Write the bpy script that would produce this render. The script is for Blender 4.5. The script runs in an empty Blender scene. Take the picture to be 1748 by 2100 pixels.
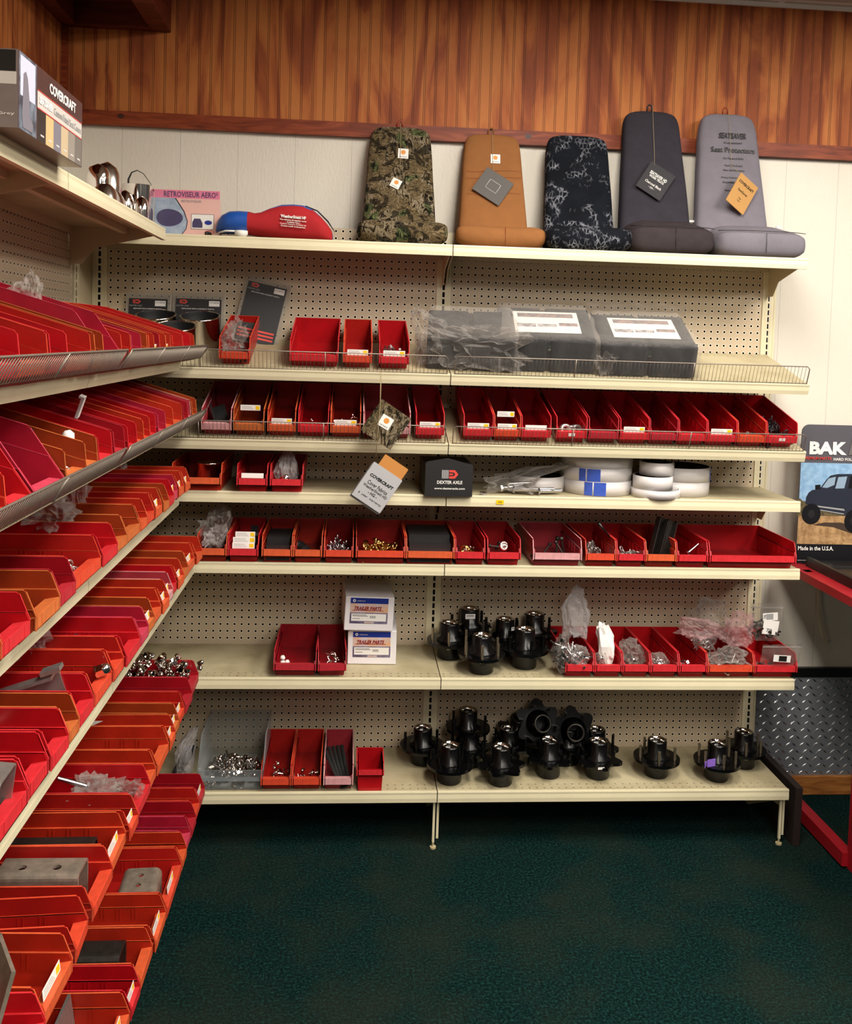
import bpy, bmesh, math, random
from mathutils import Matrix, Vector, noise, Euler
S = 0.0254                       # everything below is measured in inches
R = random.Random(7)
sc = bpy.context.scene
COL = sc.collection
PI = math.pi

# ------------------------------------------------------------------ materials
def lin(h):
    h = h.lstrip('#')
    o = []
    for i in (0, 2, 4):
        c = int(h[i:i+2], 16) / 255
        o.append(c / 12.92 if c <= 0.04045 else ((c + 0.055) / 1.055) ** 2.4)
    return (*o, 1)
MATS = {}
def newmat(name):
    m = bpy.data.materials.new(name); m.use_nodes = True
    nt = m.node_tree
    for n in list(nt.nodes): nt.nodes.remove(n)
    out = nt.nodes.new('ShaderNodeOutputMaterial')
    b = nt.nodes.new('ShaderNodeBsdfPrincipled')
    nt.links.new(b.outputs[0], out.inputs[0])
    MATS[name] = m
    return m, nt, b, out
def N(nt, t, **kw):
    n = nt.nodes.new(t)
    for k, v in kw.items():
        if k.startswith('i_'):
            n.inputs[k[2:].replace('_', ' ')].default_value = v
        else: setattr(n, k, v)
    return n
def mix(nt, fac, a, b, blend='MIX'):
    n = nt.nodes.new('ShaderNodeMix'); n.data_type = 'RGBA'; n.blend_type = blend
    for sock, v in ((n.inputs[0], fac), (n.inputs[6], a), (n.inputs[7], b)):
        if isinstance(v, bpy.types.NodeSocket): nt.links.new(v, sock)
        else: sock.default_value = v
    return n.outputs[2]
def math_(nt, op, a, b=None, c=None):
    n = nt.nodes.new('ShaderNodeMath'); n.operation = op
    for i, v in enumerate((a, b, c)):
        if v is None: continue
        if isinstance(v, bpy.types.NodeSocket): nt.links.new(v, n.inputs[i])
        else: n.inputs[i].default_value = v
    return n.outputs[0]
def ramp(nt, fac, stops):
    n = nt.nodes.new('ShaderNodeValToRGB')
    el = n.color_ramp.elements
    while len(el) < len(stops): el.new(0.5)
    for e, (p, c) in zip(el, stops): e.position = p; e.color = c
    nt.links.new(fac, n.inputs[0])
    return n.outputs[0]
def coords(nt, kind='Object', scale=(1, 1, 1)):
    t = nt.nodes.new('ShaderNodeTexCoord')
    m = nt.nodes.new('ShaderNodeMapping')
    m.inputs['Scale'].default_value = [s / S for s in scale] if kind == 'Object' else scale
    nt.links.new(t.outputs[kind], m.inputs[0])
    return m.outputs[0]
def noise_(nt, vec, scale, detail=4, rough=.5, dist=0):
    n = N(nt, 'ShaderNodeTexNoise'); n.inputs['Scale'].default_value = scale
    n.inputs['Detail'].default_value = detail; n.inputs['Roughness'].default_value = rough
    n.inputs['Distortion'].default_value = dist
    nt.links.new(vec, n.inputs['Vector'])
    return n.outputs['Fac']
def bump(nt, b, h, strength, dist=.02):
    n = nt.nodes.new('ShaderNodeBump'); n.inputs['Strength'].default_value = strength
    n.inputs['Distance'].default_value = dist * S
    nt.links.new(h, n.inputs['Height']); nt.links.new(n.outputs[0], b.inputs['Normal'])
def simple(name, col, rough=.5, metal=0, var=.0, vscale=.5, bmp=0, bscale=6, col2=None, spec=.5, coat=0):
    m, nt, b, out = newmat(name)
    c = lin(col)
    b.inputs['Roughness'].default_value = rough; b.inputs['Metallic'].default_value = metal
    b.inputs['Specular IOR Level'].default_value = spec
    b.inputs['Coat Weight'].default_value = coat
    b.inputs['Base Color'].default_value = c
    if var or bmp or col2: v = coords(nt)
    if var or col2:
        c2 = lin(col2) if col2 else (*[x * (1 - var) for x in c[:3]], 1)
        f = noise_(nt, v, vscale, 5, .6)
        f = ramp(nt, f, [(.38, (0, 0, 0, 1)), (.62, (1, 1, 1, 1))])
        nt.links.new(mix(nt, f, c, c2), b.inputs['Base Color'])
    if bmp:
        bump(nt, b, noise_(nt, v, bscale, 4), bmp, .05)
    return m
def mt(n): return MATS[n]

def plastic(name, col, edge):  # edge is paler for wear and direct light, col darkened for inner shade
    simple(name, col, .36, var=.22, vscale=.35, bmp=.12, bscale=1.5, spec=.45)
    simple(name + '_worn_lit', edge, .5, var=.18, vscale=1.3, spec=.4)
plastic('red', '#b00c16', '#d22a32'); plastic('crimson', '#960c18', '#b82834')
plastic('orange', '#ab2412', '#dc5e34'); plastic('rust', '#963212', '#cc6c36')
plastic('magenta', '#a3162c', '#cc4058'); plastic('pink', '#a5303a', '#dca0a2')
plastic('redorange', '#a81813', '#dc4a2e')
simple('cream', '#e0d6b4', .42, var=.05, vscale=.2, spec=.5)
simple('cream_dirty', '#c9bd97', .5, var=.25, vscale=.25, spec=.4, col2='#b0a17a')
simple('tan_metal', '#c6b594', .5)
simple('white', '#ece9e4', .5); simple('paper', '#e9e6e2', .7); simple('black', '#0b0b0c', .35)
simple('matte_black', '#141416', .6, bmp=.2, bscale=3); simple('yellow', '#f0c412', .5)
simple('chrome', '#e6e0da', .08, 1); simple('zinc', '#cfcdd0', .22, 1); simple('brass', '#d8b06a', .25, 1)
simple('dark_wire', '#5f544a', .45, .6); simple('brushed', '#dcd6d0', .22, 1); simple('wire', '#92877c', .42, .7); simple('steel', '#8d8376', .42, .55, col2='#a8998a', vscale=1, bmp=.25, bscale=4)
simple('bright_steel', '#b9b6b2', .35, .8, var=.2, vscale=1.5)
simple('dark_steel', '#4a4642', .4, .8, var=.3, vscale=1.5, bmp=.2)
simple('hub_black', '#040405', .26, 0, spec=.45); simple('stud', '#b4a48a', .3, .9)
simple('cardboard_black', '#1b1a1c', .5, bmp=.1); simple('red_print', '#d2443a', .5); simple('grey_print', '#9b9b9b', .5)
simple('box_white', '#e8e4e8', .5, var=.04); simple('navy', '#1a2f8c', .4); simple('sand_label', '#d9a880', .5, col2='#c9c0c8', vscale=.6)
simple('purple_label', '#4a3c5c', .5, col2='#8d86a0', vscale=.4); simple('dark_red_print', '#8c1d1a', .5)
simple('foam', '#24262b', .95, var=.25, vscale=2, bmp=.4, bscale=8, spec=.15)
simple('foam_top', '#6f6a60', .9, spec=.15, var=.1)
simple('photo_brown', '#a18a84', .6, col2='#6f6a70', vscale=1.5); simple('photo_grey', '#6d6c74', .6, col2='#b9b4b4', vscale=2)
simple('ring_white', '#d4cfce', .35, var=.06, vscale=.6); simple('blue_tape', '#3a57b8', .35, var=.15, vscale=2)
simple('string', '#a0906c', .9); simple('card_tan', '#b98a4e', .8, bmp=.1); simple('card_orange', '#c48440', .8)
simple('card_silver', '#b3b3b6', .6, bmp=.15); simple('card_dark', '#2e2d31', .8); simple('card_grey', '#5d5a58', .9)
simple('brown_duck', '#8f5f38', .9, bmp=.3, bscale=3, var=.08, vscale=.6, spec=.1)
simple('charcoal', '#36333a', .95, bmp=.35, bscale=3, var=.12, spec=.08)
simple('charcoal_seat', '#3c3537', .95, bmp=.35, bscale=3, var=.15, spec=.08)
simple('grey_cloth', '#77727b', .95, bmp=.3, bscale=3, var=.08, spec=.08)
simple('bag_red', '#ae262b', .8, bmp=.35, bscale=1.5, var=.1, spec=.2); simple('bag_blue', '#1750a8', .45, bmp=.5, bscale=1.2, spec=.5)
simple('orange_logo', '#d98f3e', .6); simple('red_paint', '#9c1620', .35, var=.12, vscale=.3, spec=.5)
simple('dark_panel', '#121011', .25, spec=.5); simple('sign_grey', '#55535a', .45); simple('water', '#7fa6cc', .4, col2='#9cc0de', vscale=1.2)
simple('sand', '#b89468', .6, col2='#8d6a42', vscale=1.2); simple('bush', '#6f5f3c', .6, col2='#3f3a28', vscale=2)
simple('sign_black', '#101014', .4); simple('truck', '#2b2f3c', .3); simple('truck_glass', '#8fa6bb', .3); simple('sign_shadow', '#3c2c20', .6)
simple('box_brown', '#4a3636', .25, var=.15, vscale=.5); simple('box_taupe', '#776a68', .3, var=.1); simple('box_silver', '#c9c3be', .25)
simple('swatch_black', '#2e2826', .35); simple('swatch_tan', '#c9ad7c', .4); simple('swatch_grey', '#77747f', .4)
simple('swatch_beige', '#bda98a', .4); simple('swatch_taupe', '#8d857c', .4); simple('swatch_dark', '#6d6762', .4)
simple('carton', '#6b4a3a', .3, var=.3, vscale=.3, spec=.5); simple('seat_pic', '#3c3f4a', .3, col2='#7b8796', vscale=.6)
simple('sky_pic', '#c5c9dc', .3); simple('pink_card', '#e8b9b0', .4, var=.04); simple('pink_head', '#e07f9d', .4); simple('blue_card', '#a9b7c8', .4, col2='#8b9db5', vscale=.8)
simple('violet', '#463f66', .35, var=.2, vscale=1); simple('purple_tag', '#8f6ad0', .5); simple('rubber', '#121212', .5, bmp=.3, bscale=2, spec=.5)
simple('baseboard_dark', '#070707', .4); simple('maple', '#b5793c', .4, var=.2, vscale=.4, bmp=.1); simple('brown_plank', '#2a211d', .5)
simple('shade_black', '#050505', 1, spec=0)  # flat black painted in for shade in hollows and under the shelf
simple('knot', '#3a1608', .5)

def clear(name, tint='#ffffff', base=.10, edge=.6, rough=.12, bscale=1.2, bs=.6):
    m, nt, b, out = newmat(name)
    b.inputs['Base Color'].default_value = lin(tint); b.inputs['Roughness'].default_value = rough
    b.inputs['Specular IOR Level'].default_value = .9
    tr = N(nt, 'ShaderNodeBsdfTransparent'); tr.inputs[0].default_value = (*[min(1, x * .3 + .7) for x in lin(tint)[:3]], 1)
    lw = N(nt, 'ShaderNodeLayerWeight'); lw.inputs[0].default_value = .35
    mx = N(nt, 'ShaderNodeMixShader')
    v = coords(nt)
    n1 = noise_(nt, v, bscale, 5, .6, 1.2)
    bump(nt, b, n1, bs, .25)
    nt.links.new(b.inputs['Normal'].links[0].from_socket, lw.inputs['Normal'])
    f = math_(nt, 'MULTIPLY_ADD', lw.outputs['Facing'], edge - base, base)
    nt.links.new(f, mx.inputs[0]); nt.links.new(tr.outputs[0], mx.inputs[1]); nt.links.new(b.outputs[0], mx.inputs[2])
    nt.links.new(mx.outputs[0], out.inputs[0])
    return m
clear('poly_bag', '#d8d2cc', .035, .42); clear('poly_bag_pink', '#dcbcbc', .09, .42); clear('poly_haze', '#cfc9c9', .24, .55, .3)
clear('clear_bin', '#c9cfd2', .05, .55, .08, .4, .1); clear('blister', '#c6c1b8', .25, .8, .12, .3, .1); clear('tube_clear', '#ddd3bd', .45, .9, .1, .3, .05)

def holes(name, col, fn):
    m, nt, b, out = newmat(name)
    b.inputs['Roughness'].default_value = .5
    b.inputs['Base Color'].default_value = lin(col)
    v = coords(nt)
    col_, al = fn(nt, v)
    if col_ is not None: nt.links.new(col_, b.inputs['Base Color'])
    tr = N(nt, 'ShaderNodeBsdfTransparent'); mx = N(nt, 'ShaderNodeMixShader')
    nt.links.new(al, mx.inputs[0]); nt.links.new(b.outputs[0], mx.inputs[1]); nt.links.new(tr.outputs[0], mx.inputs[2])
    nt.links.new(mx.outputs[0], out.inputs[0])
def grid(nt, v, ax, ay, px=1.0, py=1.0):
    s = N(nt, 'ShaderNodeSeparateXYZ'); nt.links.new(v, s.inputs[0])
    x = math_(nt, 'SUBTRACT', math_(nt, 'FRACT', math_(nt, 'DIVIDE', s.outputs[ax], px)), .5)
    y = math_(nt, 'SUBTRACT', math_(nt, 'FRACT', math_(nt, 'DIVIDE', s.outputs[ay], py)), .5)
    x = math_(nt, 'MULTIPLY', x, px); y = math_(nt, 'MULTIPLY', y, py)
    return x, y, s
def peg(ax, ay):
    def fn(nt, v):
        x, y, s = grid(nt, v, ax, ay)
        d = math_(nt, 'SQRT', math_(nt, 'ADD', math_(nt, 'POWER', x, 2), math_(nt, 'POWER', y, 2)))
        al = math_(nt, 'LESS_THAN', d, .152)
        ring = math_(nt, 'LESS_THAN', d, .225)
        base = mix(nt, noise_(nt, v, .07, 4, .6), lin('#cdbba2'), lin('#bba88c'))
        c = mix(nt, ring, base, lin('#e6dcc6'))
        return c, al
    return fn
holes('pegboard', '#cdbf9f', peg(0, 2))
def slot(nt, v):
    x, y, s = grid(nt, v, 0, 2)
    ax = math_(nt, 'ABSOLUTE', s.outputs[0])
    a = math_(nt, 'LESS_THAN', ax, .17)
    c = math_(nt, 'LESS_THAN', math_(nt, 'ABSOLUTE', y), .36)
    return None, math_(nt, 'MULTIPLY', a, c)
holes('slotted', '#ddd3b3', slot)
def deckperf(nt, v):
    # two staggered rows of small holes near the front and back edges of a shelf deck
    x, y, s = grid(nt, v, 0, 1, 1.0, 1.0)
    d = math_(nt, 'SQRT', math_(nt, 'ADD', math_(nt, 'POWER', math_(nt, 'MULTIPLY', x, .8), 2), math_(nt, 'POWER', y, 2)))
    h = math_(nt, 'LESS_THAN', d, .09)
    ya = s.outputs[1]
    fr = math_(nt, 'ADD', math_(nt, 'MULTIPLY', math_(nt, 'LESS_THAN', ya, -11), math_(nt, 'GREATER_THAN', ya, -13)), math_(nt, 'GREATER_THAN', ya, -2.0))
    base = mix(nt, ramp(nt, noise_(nt, v, .12, 6, .65), [(.4, (0, 0, 0, 1)), (.7, (1, 1, 1, 1))]), lin('#bdb291'), lin('#a09372'))
    return base, math_(nt, 'MULTIPLY', h, fr)
holes('deck', '#d2c8a8', deckperf)

def beadboard(name, ax, pitch=1.58):
    m, nt, b, out = newmat(name)
    v = coords(nt)
    s = N(nt, 'ShaderNodeSeparateXYZ'); nt.links.new(v, s.inputs[0])
    u = s.outputs[ax]
    fr = math_(nt, 'FRACT', math_(nt, 'DIVIDE', u, pitch))
    bd = math_(nt, 'FLOOR', math_(nt, 'DIVIDE', u, pitch))
    comb = N(nt, 'ShaderNodeCombineXYZ')
    nt.links.new(u, comb.inputs[0]); nt.links.new(math_(nt, 'MULTIPLY', s.outputs[2], .22), comb.inputs[2])
    wood = noise_(nt, comb.outputs[0], .20, 5, .5, 1.1)
    wn = N(nt, 'ShaderNodeTexWhiteNoise'); wn.noise_dimensions = '1D'; nt.links.new(bd, wn.inputs['W'])
    w2 = math_(nt, 'ADD', wood, math_(nt, 'MULTIPLY', math_(nt, 'SUBTRACT', wn.outputs[0], .5), .10))
    c = ramp(nt, w2, [(.40, lin('#c47a40')), (.50, lin('#b46735')), (.555, lin('#98502c')), (.70, lin('#864324'))])
    comb2 = N(nt, 'ShaderNodeCombineXYZ')
    nt.links.new(math_(nt, 'MULTIPLY', u, 9), comb2.inputs[0]); nt.links.new(math_(nt, 'MULTIPLY', s.outputs[2], .35), comb2.inputs[2])
    fine = noise_(nt, comb2.outputs[0], 1, 3, .6)
    c = mix(nt, math_(nt, 'MULTIPLY', fine, .3), c, lin('#8a4a28'), 'MULTIPLY')
    # bead: two narrow grooves with a round bead between
    g1 = math_(nt, 'LESS_THAN', math_(nt, 'ABSOLUTE', math_(nt, 'SUBTRACT', fr, .08)), .026)
    g2 = math_(nt, 'LESS_THAN', math_(nt, 'ABSOLUTE', math_(nt, 'SUBTRACT', fr, .22)), .026)
    g = math_(nt, 'MAXIMUM', g1, g2)
    nt.links.new(mix(nt, math_(nt, 'MULTIPLY', g, .75), c, lin('#3c1608')), b.inputs['Base Color'])
    b.inputs['Roughness'].default_value = .6; b.inputs['Specular IOR Level'].default_value = .25
    bump(nt, b, math_(nt, 'SUBTRACT', 1.0, g), .8, .12)
beadboard('bead_x', 0); beadboard('bead_y', 1)
def woodtrim(name, c1, c2, c3, ax=0):
    m, nt, b, out = newmat(name)
    v = coords(nt, scale=(.12, 1, 1) if ax == 0 else (1, .12, 1))
    n = noise_(nt, v, .9, 6, .6, 1.5)
    nt.links.new(ramp(nt, n, [(.35, lin(c1)), (.5, lin(c2)), (.68, lin(c3))]), b.inputs['Base Color'])
    b.inputs['Roughness'].default_value = .5; b.inputs['Specular IOR Level'].default_value = .3
    bump(nt, b, noise_(nt, v, 3, 4), .35, .06)
woodtrim('trim_wood', '#8f4423', '#7d3519', '#5e2410'); woodtrim('soffit_wood', '#74301a', '#5f2411', '#451708')
woodtrim('base_wood', '#c08347', '#ab6c35', '#8a5226')
def whitewall():
    m, nt, b, out = newmat('white_wall')
    v = coords(nt); v2 = coords(nt, scale=(1, 1, .22))
    s = N(nt, 'ShaderNodeSeparateXYZ'); nt.links.new(v, s.inputs[0])
    fr = math_(nt, 'FRACT', math_(nt, 'DIVIDE', math_(nt, 'ADD', s.outputs[0], s.outputs[1]), 8.0))
    g = math_(nt, 'LESS_THAN', math_(nt, 'ABSOLUTE', math_(nt, 'SUBTRACT', fr, .5)), .006)
    c = mix(nt, noise_(nt, v, .05, 3), lin('#e4ddcf'), lin('#d8d0c3'))
    nt.links.new(mix(nt, math_(nt, 'MULTIPLY', g, .35), c, lin('#8d8474')), b.inputs['Base Color'])
    b.inputs['Roughness'].default_value = .45
    h = math_(nt, 'ADD', noise_(nt, v2, 1.6, 5, .6, 2.0), math_(nt, 'MULTIPLY', g, -1.5))
    bump(nt, b, h, .55, .10)
whitewall()
def carpet():
    m, nt, b, out = newmat('carpet')
    v = coords(nt)
    n = noise_(nt, v, 3.2, 3, .8); big = noise_(nt, v, .06, 4, .6)
    c = ramp(nt, n, [(.30, lin('#020808')), (.5, lin('#091e1d')), (.66, lin('#1a3d39'))])
    c = mix(nt, ramp(nt, big, [(.45, (0, 0, 0, 1)), (.75, (.6, .6, .6, 1))]), c, lin('#2a2c22'))
    nt.links.new(c, b.inputs['Base Color']); b.inputs['Roughness'].default_value = 1; b.inputs['Specular IOR Level'].default_value = .05
    bump(nt, b, n, .9, .2)
carpet()
def camo():
    m, nt, b, out = newmat('camo')
    va = coords(nt, scale=(1.5, 1, .5)); vb = coords(nt, scale=(.5, 1, 1.3))
    n1 = noise_(nt, va, .62, 6, .62, 2.6); n2 = noise_(nt, vb, .75, 6, .62, 2.8); big = noise_(nt, coords(nt), .28, 3, .55, .8)
    sel = ramp(nt, big, [(.47, (0, 0, 0, 1)), (.50, (1, 1, 1, 1))])
    st = [(.36, lin('#0d0b08')), (.45, lin('#3b3122')), (.49, lin('#97866a')), (.515, lin('#1d170f')), (.56, lin('#a89a80')), (.585, lin('#2c2318')), (.68, lin('#0e0c08'))]
    st2 = [(.36, lin('#16130e')), (.45, lin('#6d5d41')), (.50, lin('#241c12')), (.55, lin('#8a785a')), (.61, lin('#120f0b')), (.68, lin('#7b6b4c'))]
    c = mix(nt, sel, ramp(nt, n1, st), ramp(nt, n2, st2))
    gsel = ramp(nt, noise_(nt, coords(nt, scale=(1, 1, .8)), .42, 2), [(.63, (0, 0, 0, 1)), (.66, (1, 1, 1, 1))])
    c = mix(nt, gsel, c, ramp(nt, n1, [(.44, lin('#12150b')), (.52, lin('#5c6340')), (.56, lin('#16190d')), (.64, lin('#70774d'))]))
    dk = ramp(nt, noise_(nt, coords(nt), .42, 4, .6, 1.5), [(.52, (0, 0, 0, 1)), (.56, (1, 1, 1, 1))])
    c = mix(nt, math_(nt, 'MULTIPLY', dk, .8), c, lin('#0b0a09'))
    nt.links.new(c, b.inputs['Base Color']); b.inputs['Roughness'].default_value = .9; b.inputs['Specular IOR Level'].default_value = .1
    bump(nt, b, n1, .4, .06)
    m, nt, b, out = newmat('night_camo')
    v = coords(nt)
    w = N(nt, 'ShaderNodeTexVoronoi'); w.feature = 'DISTANCE_TO_EDGE'; w.inputs['Scale'].default_value = 2.1
    nt.links.new(coords(nt, scale=(1.0, 1, .55)), w.inputs['Vector'])
    e = ramp(nt, w.outputs['Distance'], [(.02, (1, 1, 1, 1)), (.16, (0, 0, 0, 1))])
    msk = ramp(nt, noise_(nt, v, .33, 5, .65, 1.2), [(.49, (0, 0, 0, 1)), (.62, (1, 1, 1, 1))])
    br = noise_(nt, v, 1.6, 4, .7)
    f = math_(nt, 'MULTIPLY', math_(nt, 'MULTIPLY', e, msk), math_(nt, 'MULTIPLY', br, 1.4))
    base = mix(nt, noise_(nt, v, .4, 4), lin('#07080b'), lin('#1b1e26'))
    nt.links.new(mix(nt, f, base, lin('#8b8d96')), b.inputs['Base Color'])
    b.inputs['Roughness'].default_value = .9; b.inputs['Specular IOR Level'].default_value = .1
camo()
def ceilmat():
    m, nt, b, out = newmat('ceiling_tile')
    v = coords(nt); x, y, s = grid(nt, v, 0, 1, 24, 24)
    g = math_(nt, 'GREATER_THAN', math_(nt, 'MAXIMUM', math_(nt, 'ABSOLUTE', x), math_(nt, 'ABSOLUTE', y)), 11.55)
    nt.links.new(mix(nt, g, lin('#bdb6ac'), lin('#e9e6e0')), b.inputs['Base Color'])
    b.inputs['Roughness'].default_value = .9; bump(nt, b, noise_(nt, v, 3, 3), .3, .05)
ceilmat()
m, nt, b, out = newmat('lamp')
em = N(nt, 'ShaderNodeEmission'); em.inputs[0].default_value = (1, .93, .82, 1); em.inputs[1].default_value = 8.0
nt.links.new(em.outputs[0], out.inputs[0])
simple('plate', '#a2a6ae', .42, .5, var=.12, vscale=.15)
simple('lozenge', '#aeb0b2', .25, 1)

# ------------------------------------------------------------------ mesh building
class MB:
    def __init__(s): s.v = []; s.f = []; s.m = []; s.sm = []
    def add(s, vs, fs, mat=0, M=None, smooth=False):
        o = len(s.v)
        for p in vs:
            p = Vector(p)
            s.v.append(M @ p if M else p)
        for f in fs: s.f.append([o + i for i in f]); s.m.append(mat); s.sm.append(smooth)
        return s
    def box(s, x0, x1, y0, y1, z0, z1, mat=0, M=None):
        vs = [(x, y, z) for x in (x0, x1) for y in (y0, y1) for z in (z0, z1)]
        return s.add(vs, [(0, 1, 3, 2), (4, 6, 7, 5), (0, 4, 5, 1), (2, 3, 7, 6), (0, 2, 6, 4), (1, 5, 7, 3)], mat, M)
    def hexa(s, p, mat=0, M=None):     # p: bottom 4 ccw, top 4 ccw
        return s.add(p, [(3, 2, 1, 0), (4, 5, 6, 7), (0, 1, 5, 4), (1, 2, 6, 5), (2, 3, 7, 6), (3, 0, 4, 7)], mat, M)
    def prism(s, pts, axis, a, b_, mat=0, M=None):   # polygon in the other two axes (cyclic order), extruded along axis
        def P(t, q):
            u, w = q
            return {'x': (t, u, w), 'y': (u, t, w), 'z': (u, w, t)}[axis]
        n = len(pts)
        vs = [P(a, q) for q in pts] + [P(b_, q) for q in pts]
        fs = [tuple(range(n))[::-1], tuple(range(n, 2 * n))] + [(i, (i + 1) % n, n + (i + 1) % n, n + i) for i in range(n)]
        return s.add(vs, fs, mat, M)
    def lathe(s, prof, n=24, mat=0, M=None, smooth=True):   # profile (r,z)
        vs = []; fs = []
        for r, z in prof:
            for i in range(n):
                a = 2 * PI * i / n; vs.append((r * math.cos(a), r * math.sin(a), z))
        for k in range(len(prof) - 1):
            for i in range(n):
                j = (i + 1) % n
                fs.append((k * n + i, k * n + j, (k + 1) * n + j, (k + 1) * n + i))
        return s.add(vs, fs, mat, M, smooth)
    def cyl(s, r, z0, z1, n=16, mat=0, M=None, smooth=True):
        s.lathe([(r, z0), (r, z1)], n, mat, M, smooth)
        for z, rev in ((z0, True), (z1, False)):
            c = [(r * math.cos(2 * PI * i / n), r * math.sin(2 * PI * i / n), z) for i in range(n)]
            s.add(c, [tuple(range(n))[::-1] if rev else tuple(range(n))], mat, M)
        return s
    def tube(s, path, r, n=8, mat=0, M=None, closed=False, flat=1.0):
        path = [Vector(p) for p in path]; rings = []
        L = len(path)
        up = None
        for i, p in enumerate(path):
            a = path[(i - 1) % L] if closed or i > 0 else p
            c = path[(i + 1) % L] if closed or i < L - 1 else p
            d = (c - a).normalized()
            if up is None:
                up = Vector((0, 0, 1)) if abs(d.z) < .9 else Vector((1, 0, 0))
            side = d.cross(up).normalized(); up = side.cross(d).normalized()
            rr = r[i] if isinstance(r, (list, tuple)) else r
            rings.append([p + side * (rr * math.cos(2 * PI * k / n)) + up * (rr * flat * math.sin(2 * PI * k / n)) for k in range(n)])
        vs = [q for rg in rings for q in rg]; fs = []
        for i in range(L if closed else L - 1):
            j = (i + 1) % L
            for k in range(n):
                kk = (k + 1) % n; fs.append((i * n + k, i * n + kk, j * n + kk, j * n + k))
        if not closed: fs += [tuple(range(n))[::-1], tuple(range((L - 1) * n, L * n))]
        return s.add(vs, fs, mat, M, True)
    def loft(s, rings, mat=0, M=None, cap=True, smooth=True, matfn=None):
        n = len(rings[0]); vs = [q for rg in rings for q in rg]; fs = []
        for i in range(len(rings) - 1):
            for k in range(n):
                kk = (k + 1) % n; fs.append((i * n + k, i * n + kk, (i + 1) * n + kk, (i + 1) * n + k))
        if cap: fs += [tuple(range(n))[::-1], tuple(range((len(rings) - 1) * n, len(rings) * n))]
        o = len(s.f)
        s.add(vs, fs, mat, M, smooth)
        if matfn:
            for i, f in enumerate(fs):
                c = sum((Vector(vs[j]) for j in f), Vector()) / len(f); s.m[o + i] = matfn(c)
        return s
    def mesh(s, name, mats, recalc=True):
        me = bpy.data.meshes.new(name)
        me.from_pydata([tuple(v * S) for v in s.v], [], s.f)
        for m in mats: me.materials.append(mt(m) if isinstance(m, str) else m)
        me.polygons.foreach_set('material_index', s.m); me.polygons.foreach_set('use_smooth', s.sm)
        if recalc:
            bm = bmesh.new(); bm.from_mesh(me); bmesh.ops.recalc_face_normals(bm, faces=bm.faces); bm.to_mesh(me); bm.free()
        me.update()
        return me
    def build(s, name, mats, parent=None, loc=(0, 0, 0), rot=(0, 0, 0), bevel=0, subd=0, recalc=True):
        if isinstance(mats, str): mats = [mats]
        return obj(name, s.mesh(name, mats, recalc), parent, loc, rot, bevel, subd)
def obj(name, me, parent=None, loc=(0, 0, 0), rot=(0, 0, 0), bevel=0, subd=0):
    o = bpy.data.objects.new(name, me); COL.objects.link(o)
    o.location = Vector(loc) * S; o.rotation_euler = rot
    if parent: o.parent = parent
    if bevel:
        md = o.modifiers.new('bevel', 'BEVEL'); md.width = bevel * S; md.segments = 2; md.limit_method = 'ANGLE'; md.angle_limit = .6
    if subd:
        md = o.modifiers.new('sub', 'SUBSURF'); md.levels = subd; md.render_levels = subd
    return o
def tag(o, label, cat, group=None, kind=None):
    if label: o['label'] = label
    if cat: o['category'] = cat
    if group: o['group'] = group
    if kind: o['kind'] = kind
    return o
def struct(o): o['kind'] = 'structure'; return o
def empty(name, loc, rot=(0, 0, 0), label=None, cat=None, group=None):
    o = bpy.data.objects.new(name, None); COL.objects.link(o); o.empty_display_size = .02
    o.location = Vector(loc) * S; o.rotation_euler = rot
    return tag(o, label, cat, group)
def clone(o, loc, rot=(0, 0, 0), parent=None, label=None, cat=None, group=None, scale=None):
    c = o.copy(); COL.objects.link(c); c.parent = parent
    c.location = Vector(loc) * S; c.rotation_euler = rot
    if scale: c.scale = (scale,) * 3 if not isinstance(scale, tuple) else scale
    for k in ('label', 'group', 'category'):
        if k in c: del c[k]
    return tag(c, label, cat, group)
def frame(origin, right, up):
    r = Vector(right).normalized(); u = Vector(up).normalized(); n = r.cross(u)
    return Matrix(((r.x, u.x, n.x, origin[0]), (r.y, u.y, n.y, origin[1]), (r.z, u.z, n.z, origin[2]), (0, 0, 0, 1)))
def text(name, s, w, h, M, mat, parent=None, depth=.015, bold=0, shear=0):
    cu = bpy.data.curves.new('t', 'FONT'); cu.body = s; cu.extrude = .001; cu.offset = bold; cu.shear = shear
    cu.resolution_u = 2
    t = bpy.data.objects.new('t', cu); COL.objects.link(t)
    dg = bpy.context.evaluated_depsgraph_get(); dg.update()
    me = bpy.data.meshes.new_from_object(t.evaluated_get(dg))
    bpy.data.objects.remove(t)
    xs = [v.co.x for v in me.vertices]; ys = [v.co.y for v in me.vertices]
    x0, x1, y0, y1 = min(xs), max(xs), min(ys), max(ys)
    sx = w / (x1 - x0); sy = (h / (y1 - y0)) if h else sx
    for v in me.vertices:
        p = Vector(((v.co.x - (x0 + x1) / 2) * sx, (v.co.y - (y0 + y1) / 2) * sy, depth if v.co.z > 0 else 0))
        v.co = (M @ p) * S
    me.materials.clear(); me.materials.append(mt(mat))
    me.name = name
    return obj(name, me, parent)
def patch(mb, w, h, M, mat=0, t=.012, off=0.0, cx=0, cy=0):
    return mb.box(cx - w / 2, cx + w / 2, cy - h / 2, cy + h / 2, off, off + t, mat, M)
def Rz(a): return Matrix.Rotation(a, 4, 'Z')
def Rx(a): return Matrix.Rotation(a, 4, 'X')
def Ry(a): return Matrix.Rotation(a, 4, 'Y')
def Tr(x, y, z): return Matrix.Translation((x, y, z))
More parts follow.
